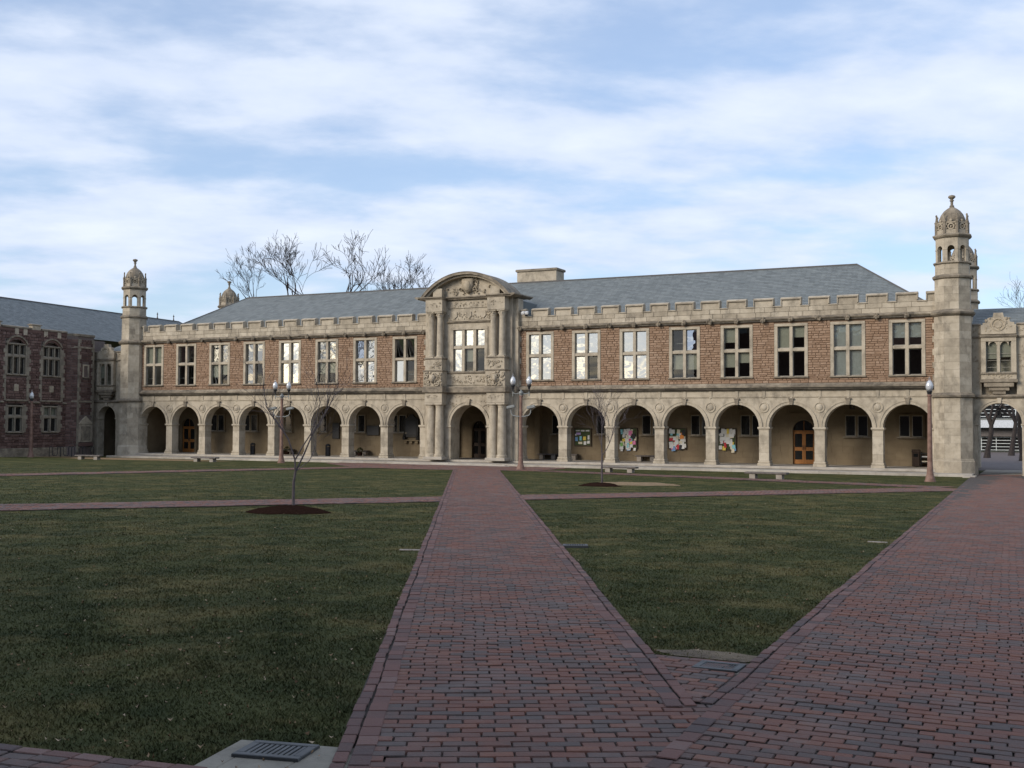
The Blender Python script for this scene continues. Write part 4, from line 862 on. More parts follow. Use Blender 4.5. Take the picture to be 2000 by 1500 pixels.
# ------------------------------------------------------------------ gateways linking the hall to its neighbours
def gateway(label, cx, cy, x0, x1, r_, seed, mirror=1, ocx=0, zroof=9.5, back=True):
    g = thing('gateway', label, 'gateway', (cx, D + cy, ZB), group='arched gateway links')
    zs = 3.92 - r_; dep = 6.0 if back else 13.0  # closed passage made longer to darken the inside of its arch
    q = MB(); q.archwall(0, 1.85, zs, r_, 4.2, 0, .7, n=18, zb=-.5); q.build('arch_wall', M['lime'], g)
    q = MB(); q.archwall(0, 1.85, zs, r_ + .3, 4.2, dep - .5, dep, n=18, zb=-.5); q.build('arch_wall', M['lime'], g)
    for s_ in (-1, 1): MB().box(min(s_ * 1.55, s_ * 1.85), max(s_ * 1.55, s_ * 1.85), .702, dep - .502, -.5, 4.18).build('passage_wall', M['arcade'], g)
    q = MB(); q.ring(0, zs, r_ - .003, r_ + .14, -.04, .05, n=20); q.ring(0, zs, r_ + .14, r_ + .2, -.08, .05, n=20); av = q.build('archivolt', M['lime'], g)
    MB().prism([(-.08, zs + r_ - .02), (.08, zs + r_ - .02), (.13, zs + r_ + .3), (-.13, zs + r_ + .3)], -.13, .04).build('keystone', M['lime'], av)
    for s_ in (-1, 1): MB().box(s_ * (r_ + .09) - .15, s_ * (r_ + .09) + .15, -.06, .6, zs - .12, zs - .01, .02).build('impost', M['lime'], g)
    MB().prism([(.0, 4.2), (-.1, 4.22), (-.16, 4.3), (-.05, 4.4), (0, 4.42)], x0, x1, 'x').build('string_course', M['limed'], g)
    # upper storey around an oriel
    w_ = .95
    MB().box(x0, ocx - w_, 0, dep, 4.42, 8.5).build('wall', M['lime'], g); MB().box(ocx + w_, x1, 0, dep, 4.42, 8.5).build('wall', M['lime'], g); MB().box(ocx - w_, ocx + w_, .45, dep, 4.42, 8.5).build('wall', M['lime'], g)
    if x1 > 1.86: MB().box(1.853, x1, 0, dep, -.5, 4.2).build('wall', M['lime'], g)
    if x0 < -1.86: MB().box(x0, -1.853, 0, dep, -.5, 4.2).build('wall', M['lime'], g)
    q = MB()
    for a, b, c, d in ((.35, -.12, 4.42, 4.62), (.55, -.2, 4.63, 4.84), (.8, -.3, 4.85, 5.1), (1.02, -.36, 5.11, 5.3)): q.box(ocx - a, ocx + a, b, .1, c, d, .03)
    q.build('oriel_corbel', M['limed'], g)
    MB().box(ocx - w_, ocx + w_, -.3, .44, 5.3, 5.68, .02).build('oriel_apron', M['lime'], g)
    def carv(a, b, c, d, y, sd, n, dp=.04):
        r0 = random.Random(sd); q = MB()
        for k in range(n): q.knob(r0.uniform(a, b), y, r0.uniform(c, d), r0.uniform(.03, .1), dp, r0.uniform(.03, .1), 5)
        return tag(q.build('carving', M['carve'], g), kind='stuff')
    carv(ocx - .7, ocx + .7, 5.38, 5.6, -.3, seed, 22)
    window(g, ocx, 5.7, 7.75, w_ - .004, 2, None, 'bb' if mirror > 0 else 'bD', Matrix.Translation((0, -.24, 0)), None, fr=.26, mul=.14, fm='lime')
    for k in (-1, 1):
        MB().archwall(ocx + k * .31, .235, 7.3, .2, 7.57, -.24, -.12, n=8).build('tracery', M['lime'], g)
        for zz_ in (6.0, 6.4, 6.8): MB().box(ocx + k * .38 - .28, ocx + k * .38 + .28, -.12, -.105, zz_, zz_ + .02).build('glazing_bar', M['sash'], g)
        carv(ocx + k * 1.35 - .25, ocx + k * 1.35 + .25, 5.9, 7.6, .0, seed + 5 + k, 16); carv(ocx + k * 1.35 - .3, ocx + k * 1.35 + .3, 8.0, 8.4, .0, seed + 8 + k, 8)
    MB().prism([(.1, 7.75), (-.36, 7.76), (-.4, 7.84), (-.2, 7.92), (.1, 7.94)], ocx - w_ - .05, ocx + w_ + .05, 'x').build('string_course', M['limed'], g)
    MB().prism([(.1, 7.75), (-.08, 7.76), (-.1, 7.84), (.1, 7.92)], x0, ocx - w_ - .06, 'x').build('string_course', M['limed'], g); MB().prism([(.1, 7.75), (-.08, 7.76), (-.1, 7.84), (.1, 7.92)], ocx + w_ + .06, x1, 'x').build('string_course', M['limed'], g)
    MB().box(ocx - w_, ocx + w_, -.26, .44, 7.94, 8.5, .02).build('crest_base', M['lime'], g)
    MB().prism([(ocx - .85, 8.5), (ocx - .85, 8.62), (ocx - .62, 8.66), (ocx - .58, 8.9), (ocx - .3, 8.95), (ocx - .25, 9.2), (ocx + .25, 9.2), (ocx + .3, 8.95), (ocx + .58, 8.9), (ocx + .62, 8.66), (ocx + .85, 8.62), (ocx + .85, 8.5)], -.22, .1).build('crest', M['lime'], g)
    q = MB(Matrix.Translation((ocx, -.24, 8.5)) @ Matrix.Rotation(R(90), 4, 'X')); q.lathe([(0, .05), (.2, .07), (.24, .0), (.3, .0), (.33, .06), (.38, .06), (.4, -.02)], n=16); q.build('crest_roundel', M['carve'], g)
    carv(ocx - .7, ocx + .7, 8.1, 8.9, -.26, seed + 20, 26)
    MB().prism([(-.08, 8.5), (-.08, 8.56), (.1, 8.62), (.35, 8.56), (.35, 8.5)], x0, ocx - w_ - .0, 'x').build('coping', M['limed'], g); MB().prism([(-.08, 8.5), (-.08, 8.56), (.1, 8.62), (.35, 8.56), (.35, 8.5)], ocx + w_, x1, 'x').build('coping', M['limed'], g)
    mb = MB(); mb.add([(x0, .4, 8.4), (x1, .4, 8.4), (x1, 3, zroof), (x0, 3, zroof), (x1, 5.9, 8.4), (x0, 5.9, 8.4)], [(0, 1, 2, 3), (3, 2, 4, 5), (1, 4, 2), (0, 3, 5)]); ro_ = mb.build('roof', M['lead'], g)
    slates(ro_, (x0, .4, 8.41), (x1, .4, 8.41), (x1, 3, zroof + .01), (x0, 3, zroof + .01), seed=seed)
    if not back: MB().box(-1.84, 1.84, dep - .2, dep - .02, -.4, 4.1).build('dark_backing', M['dwood'], g)  # dark end panel added to keep the arch interior black
    return g
gw = gateway('pale stone gateway right of the tall turret with oriel window over its open arch', -2.9, .55, -1.5, 4.5, 1.2, 3, zroof=9.75)
gateway('shadowed stone gateway with oriel between the left turret and the dark red wing', -72.95, .55, -1.62, 2.2, 1.0, 4, -1, zroof=9.3, back=False)
lt = thing('hanging_lantern', 'black lantern hanging inside the arch of the right-hand gateway', 'lantern', (-2.95, D + 1.2, ZB + 3.15), group='lanterns in the arcade')
MB().lathe([(.0, .8), (.012, .78), (.012, .5), (.05, .48), (.19, .38), (.19, .36)], n=6).build('lantern_top', M['black'], lt); q = MB()
for k in range(6): a = k * math.pi / 3; q.box(.17 * math.cos(a) - .014, .17 * math.cos(a) + .014, .17 * math.sin(a) - .014, .17 * math.sin(a) + .014, 0, .36)
q.lathe([(.18, -.03), (.185, 0), (.18, .01)], n=6); q.build('lantern_frame', M['black'], lt); MB().lathe([(.13, .02), (.13, .33)], n=6).build('pane', M['gdark'], lt)

# ------------------------------------------------------------------ dark red wing on the left (x runs away from the camera, -y faces the lawn)
wing = thing('side_hall', 'dark red stone wing with pale quoined windows and slate roof at the left edge', 'building', (-74.63, D + .8, ZB), R(95))
W1 = 13.5
ups = [(-10.02, -7.9), (-6.25, -4.13)]; los = [(-9.84, -8.15), (-6.07, -4.36)]
ups += [(-13.4, -11.7)]; los += [(-13.4, -11.9)]
hol = [(a - .12, b + .12, 6.2, 9.0) for a, b in ups] + [(a - .12, b + .12, 1.62, 3.95) for a, b in los]
blk = course_blocks(-W1, -3.5, .45, 9.7, hol, (.16, .26), (.25, .65), 41)
stonework(blk, wing, M['purple'], y=-.01, bulge=.06, single=240, key=lambda b: -(b[1] - b[0]) * (b[3] - b[2]), seed=42)
mb = MB(); mb.box(-W1, -3.5, .35, .9, -.6, 9.7); mb.box(-W1, -3.5, .012, .35, 9.0, 9.7); mb.box(-W1, -3.5, .012, .35, 3.97, 6.2); mb.box(-W1, -3.5, .012, .35, -.6, 1.6)
for row, za, zb_ in ((ups, 6.2, 9.0), (los, 1.6, 3.97)):
    e = [-W1] + [v for a, b in sorted(row) for v in (a, b)] + [-3.5]
    for a, b in zip(e[0::2], e[1::2]):
        if b > a: mb.box(a, b, .012, .35, za, zb_)
mb.build('wall', M['pmortar'], wing)
MB().box(-W1, -3.4, -.14, .0, -.6, .45, .03).build('plinth', M['limed'], wing)
def quoinstrip(x, z0, z1, sgn, y=-.04, wa=.16, wb=.3):
    z = z0; k = 0
    while z < z1 - .1:
        h = min(.34, z1 - z); l_ = wb if k % 2 else wa; a, b = sorted((x, x + sgn * l_)); MB().box(a, b, y - .03, y + .06, z + .003, z + h - .003, .008, r=rr.random()).build('quoin', M['limew'], wing); z += h; k += 1
for (a, b), (c, d) in zip(ups, los):
    m_ = (a + b) / 2; w_ = window(wing, m_, 6.3, 8.75, (b - a) / 2, 3, 7.75, 'KKKKKK', Matrix.Identity(4), None, fr=.13, mul=.12, name='window', fm='limew')
    q = MB(); q.ring(m_, 8.1, 1.16, 1.28, -.14, .02, 28, 152, 14); q.build('hood_mould', M['limed'], w_)
    q = MB(); q.ring(m_, 8.1, .98, 1.16, -.05, .1, 34, 146, 14); q.build('arch_head', M['purple'], w_)
    quoinstrip(a, 4.2, 8.5, -1); quoinstrip(b, 4.2, 8.5, 1, wb=.42, wa=.26)
    MB().box(a + .0, b - .0, -.12, .0, 4.15, 4.3, .03).build('bay_base', M['limed'], wing)
    MB().box(m_ - .22, m_ + .22, -.09, .0, 4.95, 5.5, .03).build('carved_panel', M['carve'], wing)
    n_ = (c + d) / 2; window(wing, n_, 1.75, 3.85, (d - c) / 2, 2, 2.95, 'BBKK' if c > -7 else 'KKKK', Matrix.Identity(4), None, fr=.13, mul=.14, name='window', fm='limew')
    quoinstrip(c, 1.7, 3.9, -1); quoinstrip(d, 1.7, 3.9, 1, wb=.42, wa=.26)
for x0, x1 in ((-W1, -10.25), (-7.65, -6.5), (-3.9, -3.5)):
    MB().prism([(0, 4.0), (-.12, 4.02), (-.16, 4.1), (0, 4.2)], x0, x1, 'x').build('string_course', M['limed'], wing)
# parapet
MB().box(-W1, -3.5, -.03, .35, 9.7, 9.95, .01).build('parapet', M['purple'], wing)
for x0, x1, z in ((-W1, -10.5, 10.3), (-10.5, -7.45, 10.02), (-7.45, -6.35, 10.32), (-6.35, -3.5, 10.02)):
    if z > 10.1: MB().box(x0 + .1, x1 - .1, -.03, .35, 9.95, z, .01).build('merlon', M['lime'], wing)
    MB().prism([(-.1, z if z > 10.1 else 9.952), (-.1, z + .05), (.16, z + .12), (.42, z + .05), (.42, z if z > 10.1 else 9.952)], x0, x1, 'x').build('coping', M['limed'], wing)
for x in (-9.0, -8.1, -5.9, -4.4): MB().box(x - .2, x + .2, -.06, .02, 9.45, 9.93, .01).build('parapet_stone', M['lime'], wing)
# polygonal stair bay with pale quoins
PB = [(-3.5, .0), (-2.85, -.62), (-.95, -.62), (-.3, 0.0), (-.3, 1.2), (-3.5, 1.2)]
MB().prism(PB, -.6, 9.75, 'z').build('stair_bay', M['pmortar'], wing)
blk = course_blocks(-2.83, -.97, .5, 9.5, [(-2.3, -1.55, 6.3, 7.45), (-2.72, -1.06, .5, 3.0)], (.17, .27), (.25, .55), 44); stonework(blk, wing, M['purple'], y=-.63, bulge=.05, single=40, seed=45)
for (xa, ya), (xb, yb), tt in ((PB[0], PB[1], 1), (PB[2], PB[3], 2)):
    T = Matrix.Translation((xa, ya, 0)) @ Matrix.Rotation(math.atan2(yb - ya, xb - xa), 4, 'Z'); ln = math.hypot(xb - xa, yb - ya)
    blk = course_blocks(.0, ln, .5, 9.5, [], (.17, .27), (.25, .5), 46 + tt); V, F = stone_mesh(blk, -.01, .05, 47 + tt); V = np.array([tuple(T @ Vector(v)) for v in V]); npmesh('stones', V, F, np.repeat(np.random.RandomState(tt).rand(len(blk)), 5), M['purple'], wing, 'stuff')
for x, sg in ((-2.86, 1), (-.94, -1)): quoinstrip(x, .0, 9.6, sg, y=-.66, wa=.18, wb=.34)
for z in (4.2, 8.75): MB().prism([(x * 1.0 + (0), y - (.1 if y < 0 else 0)) for x, y in PB], z, z + .16, 'z').build('string_course', M['limed'], wing)
MB().prism([(x, y - (.1 if y < 0 else 0)) for x, y in PB], 9.752, 9.95, 'z').build('coping', M['limed'], wing)
window(wing, -1.92, 6.35, 7.4, .38, 1, None, 'K', Matrix.Translation((0, -.63, 0)), None, fr=.14, name='window')
nt_ = MB().box(-2.66, -1.12, -.72, -.6, .85, 2.4, .02).build('niche_tablet', M['lime'], wing); MB().prism([(-2.7, 2.4), (-1.08, 2.4), (-1.5, 2.72), (-1.89, 3.05), (-2.28, 2.72)], -.78, -.6).build('niche_gable', M['carve'], nt_); MB().box(-2.45, -1.33, -.76, -.72, 1.0, 2.2, .02).build('tablet', M['limed'], nt_); MB().box(-2.7, -1.08, -.82, -.6, .5, .8, .03).build('niche_sill', M['purple'], nt_)
MB().box(-.3, 1.5, .3, 1.2, -.6, 9.6).build('wall', M['pmortar'], wing)
roof(wing, -16, 24, -15, 19.5, .75, 6.2, 9.75, 13.05, None, 51)
for x in (16.0, 18.6): MB().lathe([(.1, 13.0), (.08, 13.2), (.05, 13.25), (.04, 13.5), (.09, 13.56), (.04, 13.64), (.0, 13.8)], x, 6.2, 6).build('finial', M['lead'], wing)

# ------------------------------------------------------------------ hall across the quadrangle behind the photographer (seen only in the window reflections; shades the foreground)
rear = thing('opposite_hall', 'dark hall across the lawn seen only as a reflection in the window panes', 'building', (-12, -9.5, 0))
MB().box(-34, 30, -12, 0, -.5, 14.2).build('wall', M['purple'], rear)
for k in range(22): MB().box(-34 + k * 2.9, -32.4 + k * 2.9, -.4, .02, 14.2, 14.8).build('merlon', M['lime'], rear)
mb = MB(); mb.add([(-34, -.6, 14.1), (30, -.6, 14.1), (28, -6, 18), (-32, -6, 18), (30, -11.4, 14.1), (-34, -11.4, 14.1)], [(0, 1, 2, 3), (3, 2, 4, 5), (1, 4, 2), (0, 3, 5)]); mb.build('roof', M['slate'], rear)
for k in range(14):
    for z in (1.5, 5.8): MB().box(-32 + k * 4.5, -30 + k * 4.5, .0, .06, z, z + 2.6).build('window', M['gdark'], rear)

# ------------------------------------------------------------------ street lamps
def globe(t, x, z, y=0):
    q = MB(); q.lathe([(.02, z - .42), (.035, z - .4), (.035, z - .28), (.07, z - .24), (.075, z - .18), (.1, z - .12), (.13, z - .06), (.13, z - .0)], x, y, 10); q.build('lamp_holder', M['black'], t)
    q = MB(); q.lathe([(.12, z), (.18, z + .1), (.205, z + .22), (.19, z + .33), (.13, z + .45), (.085, z + .53), (.05, z + .57), (.045, z + .63), (.02, z + .67), (.008, z + .75)], x, y, 16); g = q.build('globe', M['globe'], t, smooth=True)
    MB().lathe([(.1, z + .01), (.15, z + .1), (.172, z + .21), (.155, z + .31), (.1, z + .43), (.04, z + .5)], x, y, 12).build('diffuser', M['globein'], g, smooth=True)
def post(t, h):
    q = MB(); q.lathe([(.27, -.1), (.27, .04), (.24, .07), (.22, .18), (.17, .34), (.145, .55), (.125, .8), (.108, h * .6), (.09, h), (.12, h + .02), (.12, h + .07), (.09, h + .1)], n=16); q.build('post', M['post'], t)
def double_lamp(label, x, y, h=4.4):
    t = thing('street_lamp', label, 'street lamp', (x, y, gz(y)), YAW * .6, 'lamp posts'); post(t, h)
    MB().lathe([(.08, h + .1), (.1, h + .16), (.14, h + .24), (.12, h + .34), (.05, h + .38), (.02, h + .46), (.0, h + .5)], n=12).build('ball_finial', M['metal'], t)
    q = MB(); q.tube([(-.5, 0, h + .26), (-.3, 0, h + .2), (0, 0, h + .24), (.3, 0, h + .2), (.5, 0, h + .26)], .032, 6); q.tube([(-.5, 0, h + .05), (-.5, 0, h + .5)], .03, 6); q.tube([(.5, 0, h + .05), (.5, 0, h + .5)], .03, 6); q.build('crossarm', M['metal'], t)
    for s in (-1, 1): globe(t, s * .5, h + .75)
    zf = h - 1.15
    q = MB(); pts = [(-.6, -.05, zf + .45), (-.6, -.05, zf + .2), (-.5, -.05, zf + .05), (-.25, -.05, zf - .02), (.25, -.05, zf - .02), (.5, -.05, zf + .05), (.6, -.05, zf + .2), (.6, -.05, zf + .45)]; q.tube(pts, .035, 6); q.build('floodlight_bracket', M['metal'], t)
    for s in (-1, 1):
        T = Matrix.Translation((s * .62, -.05, zf + .55)) @ Matrix.Rotation(R(-12), 4, 'Y'); q = MB(T); q.box(-.24, .24, -.15, .15, -.09, .09, .03); f = q.build('floodlight', M['metal'], t)
        MB(T).box(-.2, .2, .15, .158, -.07, .07).build('lens', M['globe'], f)
def single_lamp(label, x, y, h=4.15):
    t = thing('street_lamp', label, 'street lamp', (x, y, gz(y)), 0, 'lamp posts'); post(t, h); MB().lathe([(.09, h + .1), (.12, h + .14), (.06, h + .2)], n=10).build('collar', M['black'], t); globe(t, 0, h + .28)
double_lamp('two-globed lamp post with floodlights standing behind the left young tree', -48.6, 63.9)
double_lamp('two-globed lamp post with floodlights beside the entrance pavilion', -29.2, 61.9)
single_lamp('single-globe lamp post in front of the tall right-hand turret', -5.48, 58.3)
single_lamp('single-globe lamp post in front of the dark red wing', -72.2, 63.2, 4.3)

# ------------------------------------------------------------------ stone benches
def bench(label, x, y, rz, L=2.15, h=.34, name='bench', z=None):
    t = thing(name, label, 'bench', (x, y, gz(y) if z is None else z), rz, 'stone benches')
    q = MB(); q.box(-L / 2, L / 2, -.24, .24, h - .1, h, .02); q.build('seat', M['benchtop'], t)
    for s in (-1, 1): q = MB(); q.box(s * L * .32 - .15, s * L * .32 + .15, -.2, .2, -.03, h - .1, .015); q.build('leg', M['bench'], t)
bench('low stone bench on the lawn behind the right young tree', -22.6, 61.3, R(-4)); bench('low stone bench on the lawn in front of the orange-doored bay at right', -13.0, 56.4, R(-6))
bench('low stone bench at the lawn edge in front of the third left arch', -54.0, 62.3, R(2)); bench('low stone bench on bare ground near the bicycle racks', -63.6, 60.9, R(8))
for x, lab in ((-25.7, 'stone bench in the arcade right of the third paper-covered noticeboard'), (-31.6, 'stone bench in the arcade left of the green noticeboard'), (-33.2, 'stone bench in the arcade beside the pilaster right of the entrance'), (-49.4, 'stone bench in the arcade under the wide dark plaque'), (-56.6, 'stone bench in the arcade behind the left two-globed lamp')):
    bench(lab, x, D + BWY - .35, 0, 1.5, .42, z=ZB)

# ------------------------------------------------------------------ things in the arcade
r9 = random.Random(12)
def board(label, x, z0, z1, wd, kind):
    t = thing('noticeboard', label, 'noticeboard', (x, D + BWY - .07, ZB + z0), group='arcade noticeboards'); h = z1 - z0; hw = wd / 2
    MB().box(-hw + .04, hw - .04, -.01, .04, .04, h - .04).build('backing', M['cork'], t)
    for a, b, c, d in ((-hw, hw, 0, .05), (-hw, hw, h - .05, h), (-hw, -hw + .05, .05, h - .05), (hw - .05, hw, .05, h - .05)): MB().box(a, b, -.05, .04, c, d, .008).build('frame', M['dwood'], t)
    def paper(cx, cz, w_, h_, c, rot=0, y=-.02):
        T = Matrix.Translation((cx, y, cz)) @ Matrix.Rotation(rot, 4, 'Y'); k = r9.uniform(.0, .03)
        MB(T).add([(-w_ / 2, -k, -h_ / 2), (w_ / 2, -k * .4, -h_ / 2), (w_ / 2, 0, h_ / 2), (-w_ / 2, 0, h_ / 2), (w_ / 2 - .0, -.004, 0), (-w_ / 2, -.004, 0)], [(0, 1, 4, 5), (5, 4, 2, 3)]).build('paper', M['papers'][c], t, fix=False)
    if kind == 'green':
        for k in (-.38, 0, .38): paper(k, h - .2, .3, .1, 'white')
        for cx, cz, w_, h_, c in ((-.33, .88, .36, .16, 'lilac'), (-.48, .5, .2, .3, 'blue'), (-.16, .55, .16, .3, 'cyan'), (.14, .55, .22, .26, 'yellow'), (.46, .62, .14, .3, 'white'), (.45, .28, .2, .2, 'white'), (.18, .22, .2, .26, 'white'), (-.18, .22, .3, .16, 'cream'), (-.52, .8, .14, .1, 'white'), (-.02, .6, .1, .2, 'black')): paper(cx, cz, w_, h_, c)
    else:
        n = 46; cs = ['white'] * 20 + ['cream'] * 7 + ['pink', 'pink', 'magenta', 'yellow', 'yellow', 'orange', 'blue', 'cyan', 'red', 'lilac', 'green', 'black']
        for k in range(n): paper(r9.uniform(-hw + .12, hw - .12), r9.uniform(-.05, h - .16), r9.choice((.2, .22, .16, .28)), r9.choice((.26, .28, .2, .34)), r9.choice(cs), r9.uniform(-.16, .16), -.03 - .0016 * k)
board('noticeboard with green backing, white headings and a few coloured sheets', -30.6, 1.0, 2.3, 1.3, 'green')
board('noticeboard crowded with papers, nearest the right young tree', -27.1, .86, 2.33, 1.28, 'x')
board('noticeboard crowded with pink and yellow papers, middle of the three crowded ones', -23.55, .86, 2.34, 1.3, 'x'); board('noticeboard crowded with papers, nearest the orange right-hand door', -20.05, .88, 2.35, 1.26, 'x')
def plaque(label, x0, x1, z0, z1):
    t = thing('plaque', label, 'plaque', ((x0 + x1) / 2, D + BWY - .06, ZB + z0)); w_ = (x1 - x0) / 2; h = z1 - z0
    MB().box(-w_, w_, -.04, .04, 0, h, .012).build('frame', M['bronze'], t); MB().box(-w_ + .06, w_ - .06, -.05, -.041, .06, h - .06).build('face', M['black'], t)
plaque('wide dark bronze plaque on the arcade back wall', -49.0, -47.85, 1.6, 2.38); plaque('tall narrow dark plaque on the arcade back wall', -52.25, -51.6, 1.3, 2.58)
t = thing('memorial_tablet', 'dark arched memorial tablet on a pale carved shelf beside the entrance', 'memorial', (-44.88, D + BWY - .05, ZB + 1.0))
MB().prism([(-.62, .5), (.62, .5), (.6, 1.9), (.3, 2.05), (.12, 2.26), (-.12, 2.26), (-.3, 2.05), (-.6, 1.9)], -.1, .05).build('tablet', M['bronze'], t); MB().prism([(-.46, .7), (.46, .7), (.44, 1.75), (-.44, 1.75)], -.13, -.1).build('inscription_panel', M['black'], t)
for s in (-1, 1): MB().lathe([(.16, .3), (.17, .5), (.1, .62), (.06, .9), (.0, .95)], s * .6, -.1, 8).build('scroll', M['bronze'], t)
MB().box(-.72, .72, -.2, .05, .2, .3, .02).build('shelf', M['arcade'], t)
for s in (-1, 0, 1): MB().box(s * .5 - .12, s * .5 + .12, -.14, .05, 0, .2, .03).build('bracket', M['arcade'], t)
def bin_(label, x, y, m='black', h=.95, r_=.2):
    t = thing('litter_bin', label, 'litter bin', (x, y, ZB), group='litter bins'); MB().lathe([(r_ * .95, 0), (r_, .05), (r_, h * .72), (r_ * 1.05, h * .74)], n=12).build('drum', M[m], t); MB().lathe([(r_ * 1.06, h * .8), (r_ * 1.06, h * .84), (r_ * .8, h * .95), (0, h)], n=12).build('lid', M[m], t)
    for k in range(4): a = k * 1.57; MB().box(r_ * .95 * math.cos(a) - .02, r_ * .95 * math.cos(a) + .02, r_ * .95 * math.sin(a) - .02, r_ * .95 * math.sin(a) + .02, h * .72, h * .82).build('lid_support', M[m], t)
bin_('black litter bin under the arch with the wide dark plaque', -50.9, D + 1.6); bin_('black litter bin beside the left-hand orange door', -67.9, D + 2.6); bin_('black litter bin in the arch behind the left two-globed lamp', -58.2, D + 1.6)
bin_('black litter bin below the white notice right of the orange door', -13.02, D + .95, r_=.14, h=1.0)
t = thing('notice', 'white notice sheet on a black stand right of the orange door', 'notice', (-13.05, D + 1.25, ZB)); MB().tube([(0, 0, 0), (0, 0, 1.75)], .02, 6).build('stand', M['black'], t); MB().box(-.18, .18, -.03, .0, 1.2, 1.85, .01).build('board', M['black'], t); MB().box(-.15, .15, -.036, -.031, 1.23, 1.68).build('sheet', M['papers']['white'], t)
t = thing('recycling_bin', 'brown square recycling bin in the last arcade bay by the right turret', 'bin', (-7.85, D + 3.6, ZB)); MB().box(-.22, .22, -.22, .22, .03, .9, .02).build('body', M['dwood'], t); MB().prism([(-.25, .9), (.25, .9), (.22, 1.08), (-.22, 1.08)], -.25, .25).build('lid', M['dwood'], t); MB().box(-.13, .13, -.232, -.221, .62, .82).build('opening', M['hole'], t)
t = thing('newspaper_rack', 'dark newspaper rack beside the brown recycling bin', 'rack', (-7.25, D + 3.6, ZB))
for z in (.25, .55, .82): MB().box(-.3, .3, -.2, .2, z, z + .04).build('shelf', M['black'], t)
for z, c in ((.3, 'cream'), (.6, 'white')): MB().box(-.24, .24, -.18, .14, z, z + .08, .01).build('newspapers', M['papers'][c], t)
for a in (-.29, .29):
    for b in (-.19, .19): MB().box(a - .015, a + .015, b - .015, b + .015, 0, .95).build('leg', M['black'], t)
for x, lab in ((-49.0, 'small round potted shrub in the arcade under the wide dark plaque'), (-56.0, 'small round shrub in a pot in the arcade behind the left two-globed lamp')):
    t = thing('potted_shrub', lab, 'shrub', (x, D + 3.2, ZB)); MB().lathe([(.16, 0), (.2, .22), (.22, .24)], n=10).build('pot', M['mulch'], t); q = MB(); r0 = random.Random(int(x * 10))
    for k in range(260):
        a, b, s = r0.uniform(0, 6.28), r0.uniform(-.6, 1.4), r0.uniform(.6, 1) * .26; p_ = Vector((s * math.cos(b) * math.cos(a), s * math.cos(b) * math.sin(a), .42 + s * math.sin(b))); u = Vector((r0.gauss(0, 1), r0.gauss(0, 1), r0.gauss(0, 1))).normalized() * .05; v = Vector((r0.gauss(0, 1), r0.gauss(0, 1), r0.gauss(0, 1))).normalized() * .04
        q.add([tuple(p_ - u), tuple(p_ + v), tuple(p_ + u)], [(0, 1, 2)])
    q.build('foliage', M['grass'], t, fix=False)
t = thing('security_floodlight', 'small white floodlight on the battlement right of the curved pediment', 'floodlight', (-33.15, D - .3, ZB + 10.2)); MB().box(-.02, .02, -.02, .4, -.1, .0).build('arm', M['black'], t)
for s in (-1, 1): MB(Matrix.Rotation(R(25), 4, 'X')).box(s * .14 - .11, s * .14 + .11, -.1, .1, .0, .2, .03).build('lamp_head', M['globein'], t)

# ------------------------------------------------------------------ drains and bits in the ground
def drain(label, x, y, rz, w_, d, bars, pad=None, z=.02, bw=.011):
    t = thing('drain_grate', label, 'drain', (x, y, gz(y) + z), rz, 'drain grates'); t.rotation_euler = (-SL, 0, rz)
    if pad: pd = MB(); [pd.box(*q, -.08, .002, .006) for q in ((pad[0], -w_ / 2 + .02, pad[2], pad[3]), (w_ / 2 - .02, pad[1], pad[2], pad[3]), (-w_ / 2 + .02, w_ / 2 - .02, pad[2], -d / 2 + .02), (-w_ / 2 + .02, w_ / 2 - .02, d / 2 - .02, pad[3]))]; pd.build('pad', M['concrete'], t)
    MB().box(-w_ / 2 + .01, w_ / 2 - .01, -d / 2 + .01, d / 2 - .01, -.07, -.035).build('pit', M['hole'], t)
    for a, b, c, e in ((-w_ / 2, w_ / 2, -d / 2, -d / 2 + .05), (-w_ / 2, w_ / 2, d / 2 - .05, d / 2), (-w_ / 2, -w_ / 2 + .05, -d / 2 + .05, d / 2 - .05), (w_ / 2 - .05, w_ / 2, -d / 2 + .05, d / 2 - .05)): MB().box(a, b, c, e, -.03, .022, .004).build('frame', M['iron'], t)
    for k in range(bars): xx = -w_ / 2 + .05 + (w_ - .1) * (k + .5) / bars; MB().box(xx - bw, xx + bw, -d / 2 + .05, d / 2 - .05, .01, .018, .002).build('bar', M['iron'], t)
drain('large iron drain grate in a concrete pad at the bottom left of the diagonal path', -3.98, 5.22, R(12), .4, .3, 9, (-.32, .5, -.42, .2))
drain('iron drain grate in the brick wedge where the two paths meet', -2.42, 8.83, 0, .36, .3, 12, (-.19, .2, -.16, .16), z=.012, bw=.005)
drain('small iron drain grate at the right edge of the diagonal path', -7.32, 17.7, R(25), .42, .3, 8)
for x, y, rz, lab in ((-9.4, 15.75, R(20), 'flat pale kerb stone in the grass at the left edge of the diagonal path'), (-2.95, 21.6, R(-2), 'flat pale kerb stone in the grass at the left edge of the right path')):
    t = thing('edge_stone', lab, 'stone', (x, y, gz(y)), rz); MB().box(-.17, .17, -.06, .06, -.04, .014, .006).build('slab', M['bench'], t)
